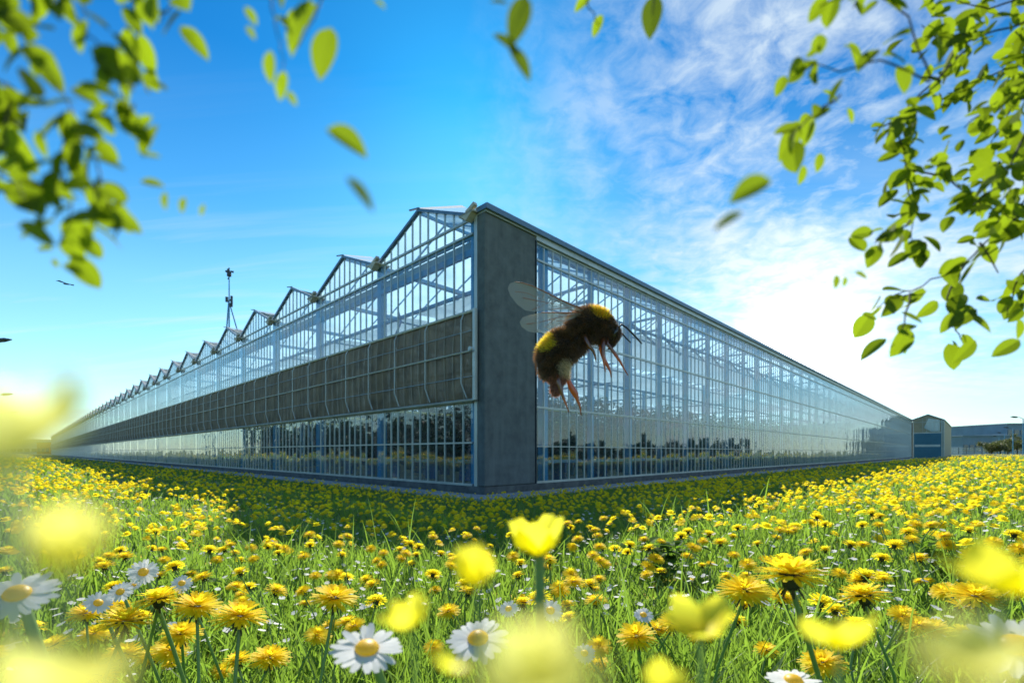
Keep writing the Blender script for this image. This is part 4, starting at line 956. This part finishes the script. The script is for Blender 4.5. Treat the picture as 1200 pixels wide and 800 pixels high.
body.materials.clear(); body.materials.append(M['bee']); body.shade_smooth(); body.name = 'body'
o = bpy.data.objects.new('body', body); C.objects.link(o); o.parent = bee
# fur
body.calc_loop_triangles(); rf = random.Random(2); hv = []; hf = []; hc = []
tris = body.loop_triangles; areas = np.array([t_.area for t_ in tris]); cum = np.cumsum(areas) / areas.sum(); NH = 26000
pick = np.searchsorted(cum, np.random.default_rng(3).uniform(0, 1, NH))
for ti in pick:
    t_ = tris[int(min(ti, len(tris) - 1))]; a, b, c = [body.vertices[i] for i in t_.vertices]
    u, v_ = rf.random(), rf.random()
    if u + v_ > 1: u, v_ = 1 - u, 1 - v_
    p = a.co * (1 - u - v_) + b.co * u + c.co * v_; nn = (a.normal * (1 - u - v_) + b.normal * u + c.normal * v_).normalized()
    sx = p.x / K + 480; sy = -p.z / K + 380
    ln = rf.uniform(16, 40) * K
    if sx > 620: ln *= 0.45
    if sy > 580: ln *= 0.5
    flow = Vector((-0.6, 0, -0.25)) if sy < 400 else Vector((-0.25, 0, -0.8))
    d = (nn + flow * 0.5 + Vector((rf.gauss(0, .25), rf.gauss(0, .25), rf.gauss(0, .25)))).normalized()
    sd = d.cross(Vector((0, 1, 0))).normalized() * 1.3 * K; i0 = len(hv)
    hv += [p - sd, p + sd, p + d * ln]; hf.append((i0, i0 + 1, i0 + 2))
    cc = bee_col(p.x + rf.gauss(0, 9) * K, p.z + rf.gauss(0, 9) * K); k_ = rf.uniform(0.5, 2.2); cc = tuple(min(0.9, q * k_) for q in cc); hc += [cc, cc, (min(1, cc[0] * 1.7 + 0.15), min(1, cc[1] * 1.6 + 0.09), min(1, cc[2] * 1.5 + 0.035))]  # hair tips lightened to paint a rim light into the fur
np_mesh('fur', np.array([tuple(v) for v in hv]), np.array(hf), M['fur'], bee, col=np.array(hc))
# wings
m = bpy.data.materials.new('bee wing'); m.use_nodes = True; t = m.node_tree; t.nodes.clear()
tr = N(t, 'ShaderNodeBsdfTransparent'); tr.inputs[0].default_value = (0.92, 0.9, 0.85, 1)
df = N(t, 'ShaderNodeBsdfPrincipled'); df.inputs['Base Color'].default_value = (0.55, 0.52, 0.46, 1); df.inputs['Roughness'].default_value = 0.25
mx = N(t, 'ShaderNodeMixShader'); mx.inputs[0].default_value = 0.45; L(t, tr.outputs[0], mx.inputs[1]); L(t, df.outputs[0], mx.inputs[2])
o = N(t, 'ShaderNodeOutputMaterial'); L(t, mx.outputs[0], o.inputs[0]); M['wing'] = m
M['vein'] = mat('wing vein, amber', (0.30, 0.10, 0.03), 0.4); M['leg'] = thin_mat('amber bee leg', (0.12, 0.05, 0.02), (0.20, 0.08, 0.03), (0.65, 0.26, 0.05), 0.4, 0.3, 0.12)
M['eye'] = mat('bee eye', (0.01, 0.01, 0.012), 0.12, spec=0.9); M['antenna'] = mat('bee antenna', (0.012, 0.01, 0.01), 0.3)
def wing(outline, veins, w0, w1, edge_n):
    n = len(outline); x0 = max(q[0] for q in outline); x1 = min(q[0] for q in outline)
    def wp(x, y): s = (x0 - x) / (x0 - x1); return bp(x, y, w0 + (w1 - w0) * s + 6 * math.sin(s * 9 + y * 0.05))
    mb = MB(); cxx = sum(q[0] for q in outline) / n; cyy = sum(q[1] for q in outline) / n
    th = Vector((0, 0.8 * K, 0))
    mb.add([wp(cxx, cyy)] + [wp(*q) for q in outline], [(0, 1 + i, 1 + (i + 1) % n) for i in range(n)])
    o = mb.build('wing', M['wing'], bee, smooth=True)
    mv = MB(); mv.tube([wp(*q) for q in outline[:edge_n]], [4.5 * K * (1 - 0.6 * i / edge_n) for i in range(edge_n)], 5)
    for v_ in veins: mv.tube([wp(*q) for q in v_], 1.3 * K, 4)
    mv.build('veins', M['vein'], o)
wing([(480, 222), (420, 205), (350, 178), (270, 143), (200, 115), (150, 102), (110, 98), (82, 108), (72, 135), (85, 175), (120, 215), (165, 245), (215, 250), (270, 242), (340, 228), (410, 228), (470, 232)],
     [[(470, 226), (350, 205), (240, 190), (150, 180)], [(350, 180), (280, 200), (200, 240)], [(270, 145), (250, 180), (170, 150), (110, 150)], [(400, 215), (300, 232)]], -70, -150, 7)
wing([(470, 240), (400, 240), (320, 244), (250, 246), (190, 258), (150, 275), (134, 300), (145, 325), (180, 348), (225, 356), (280, 345), (340, 310), (400, 280), (460, 255)],
     [[(460, 246), (340, 270), (230, 300), (170, 310)], [(330, 272), (270, 320)]], -70, -110, 4)
wing([(480, 222), (430, 200), (380, 180), (330, 165), (300, 170), (300, 200), (340, 225), (410, 232)], [[(470, 225), (360, 195)]], 60, 190, 4)
wing([(470, 238), (410, 236), (350, 232), (300, 238), (280, 255), (310, 275), (380, 270), (440, 255)], [[(460, 242), (330, 250)]], 60, 160, 3)
for w in (-38, 38):
    bm = bmesh.new(); bmesh.ops.create_uvsphere(bm, u_segments=20, v_segments=14, radius=1, matrix=Matrix.Translation(bp(655, 335, w)) @ Matrix.Rotation(0.35, 4, 'Y') @ Matrix.Diagonal((15 * K, 14 * K, 34 * K, 1)))
    m_ = bpy.data.meshes.new('eye'); bm.to_mesh(m_); bm.free(); m_.materials.append(M['eye']); m_.shade_smooth(); o = bpy.data.objects.new('eye', m_); C.objects.link(o); o.parent = bee
def limb(name, pts, rad, mt, hair=False):
    mb = MB(); mb.tube([bp(*q) for q in pts], [q * K * (0.78 if name == 'leg' else 1) for q in rad], 8); return mb.build(name, mt, bee, smooth=True)
limb('antenna', [(678, 325, -15), (682, 300, -25), (692, 290, -30), (720, 312, -35), (760, 355, -40), (798, 400, -45)], [5, 4, 4.5, 5, 5, 3.5], M['antenna'])
limb('antenna', [(680, 328, 15), (690, 322, 25), (708, 325, 30), (735, 350, 40), (762, 372, 50)], [4, 3.5, 4, 4, 3], M['antenna'])
limb('leg', [(610, 360, -35), (612, 400, -45), (640, 440, -50), (680, 500, -55), (702, 540, -50), (722, 572, -52)], [14, 12, 12, 9, 5, 3], M['leg'])
limb('leg', [(585, 370, 40), (592, 410, 55), (610, 455, 60), (635, 500, 62), (650, 535, 60), (654, 566, 58)], [13, 11, 13, 12, 6, 3], M['leg'])
limb('leg', [(590, 370, -50), (585, 410, -62), (583, 450, -66), (588, 500, -66), (592, 530, -64), (597, 556, -62)], [14, 14, 13, 9, 5, 3], M['leg'])
limb('leg', [(480, 350, -60), (488, 385, -85), (505, 425, -95), (528, 450, -92), (538, 480, -90), (543, 508, -88)], [16, 15, 13, 10, 7, 3], M['leg'])
limb('leg', [(400, 560, 40), (412, 590, 45), (425, 620, 48), (450, 660, 50), (462, 690, 52), (476, 730, 50), (483, 780, 50)], [14, 15, 22, 23, 12, 7, 3], M['leg'])
limb('leg', [(345, 570, -50), (345, 610, -60), (355, 645, -62), (370, 690, -60), (385, 725, -58), (402, 772, -56)], [18, 16, 13, 10, 7, 3], M['leg'])
limb('mouthpart', [(668, 372, 0), (660, 395, 0), (640, 412, 0), (622, 420, 0)], [10, 8, 6, 4], M['antenna'])
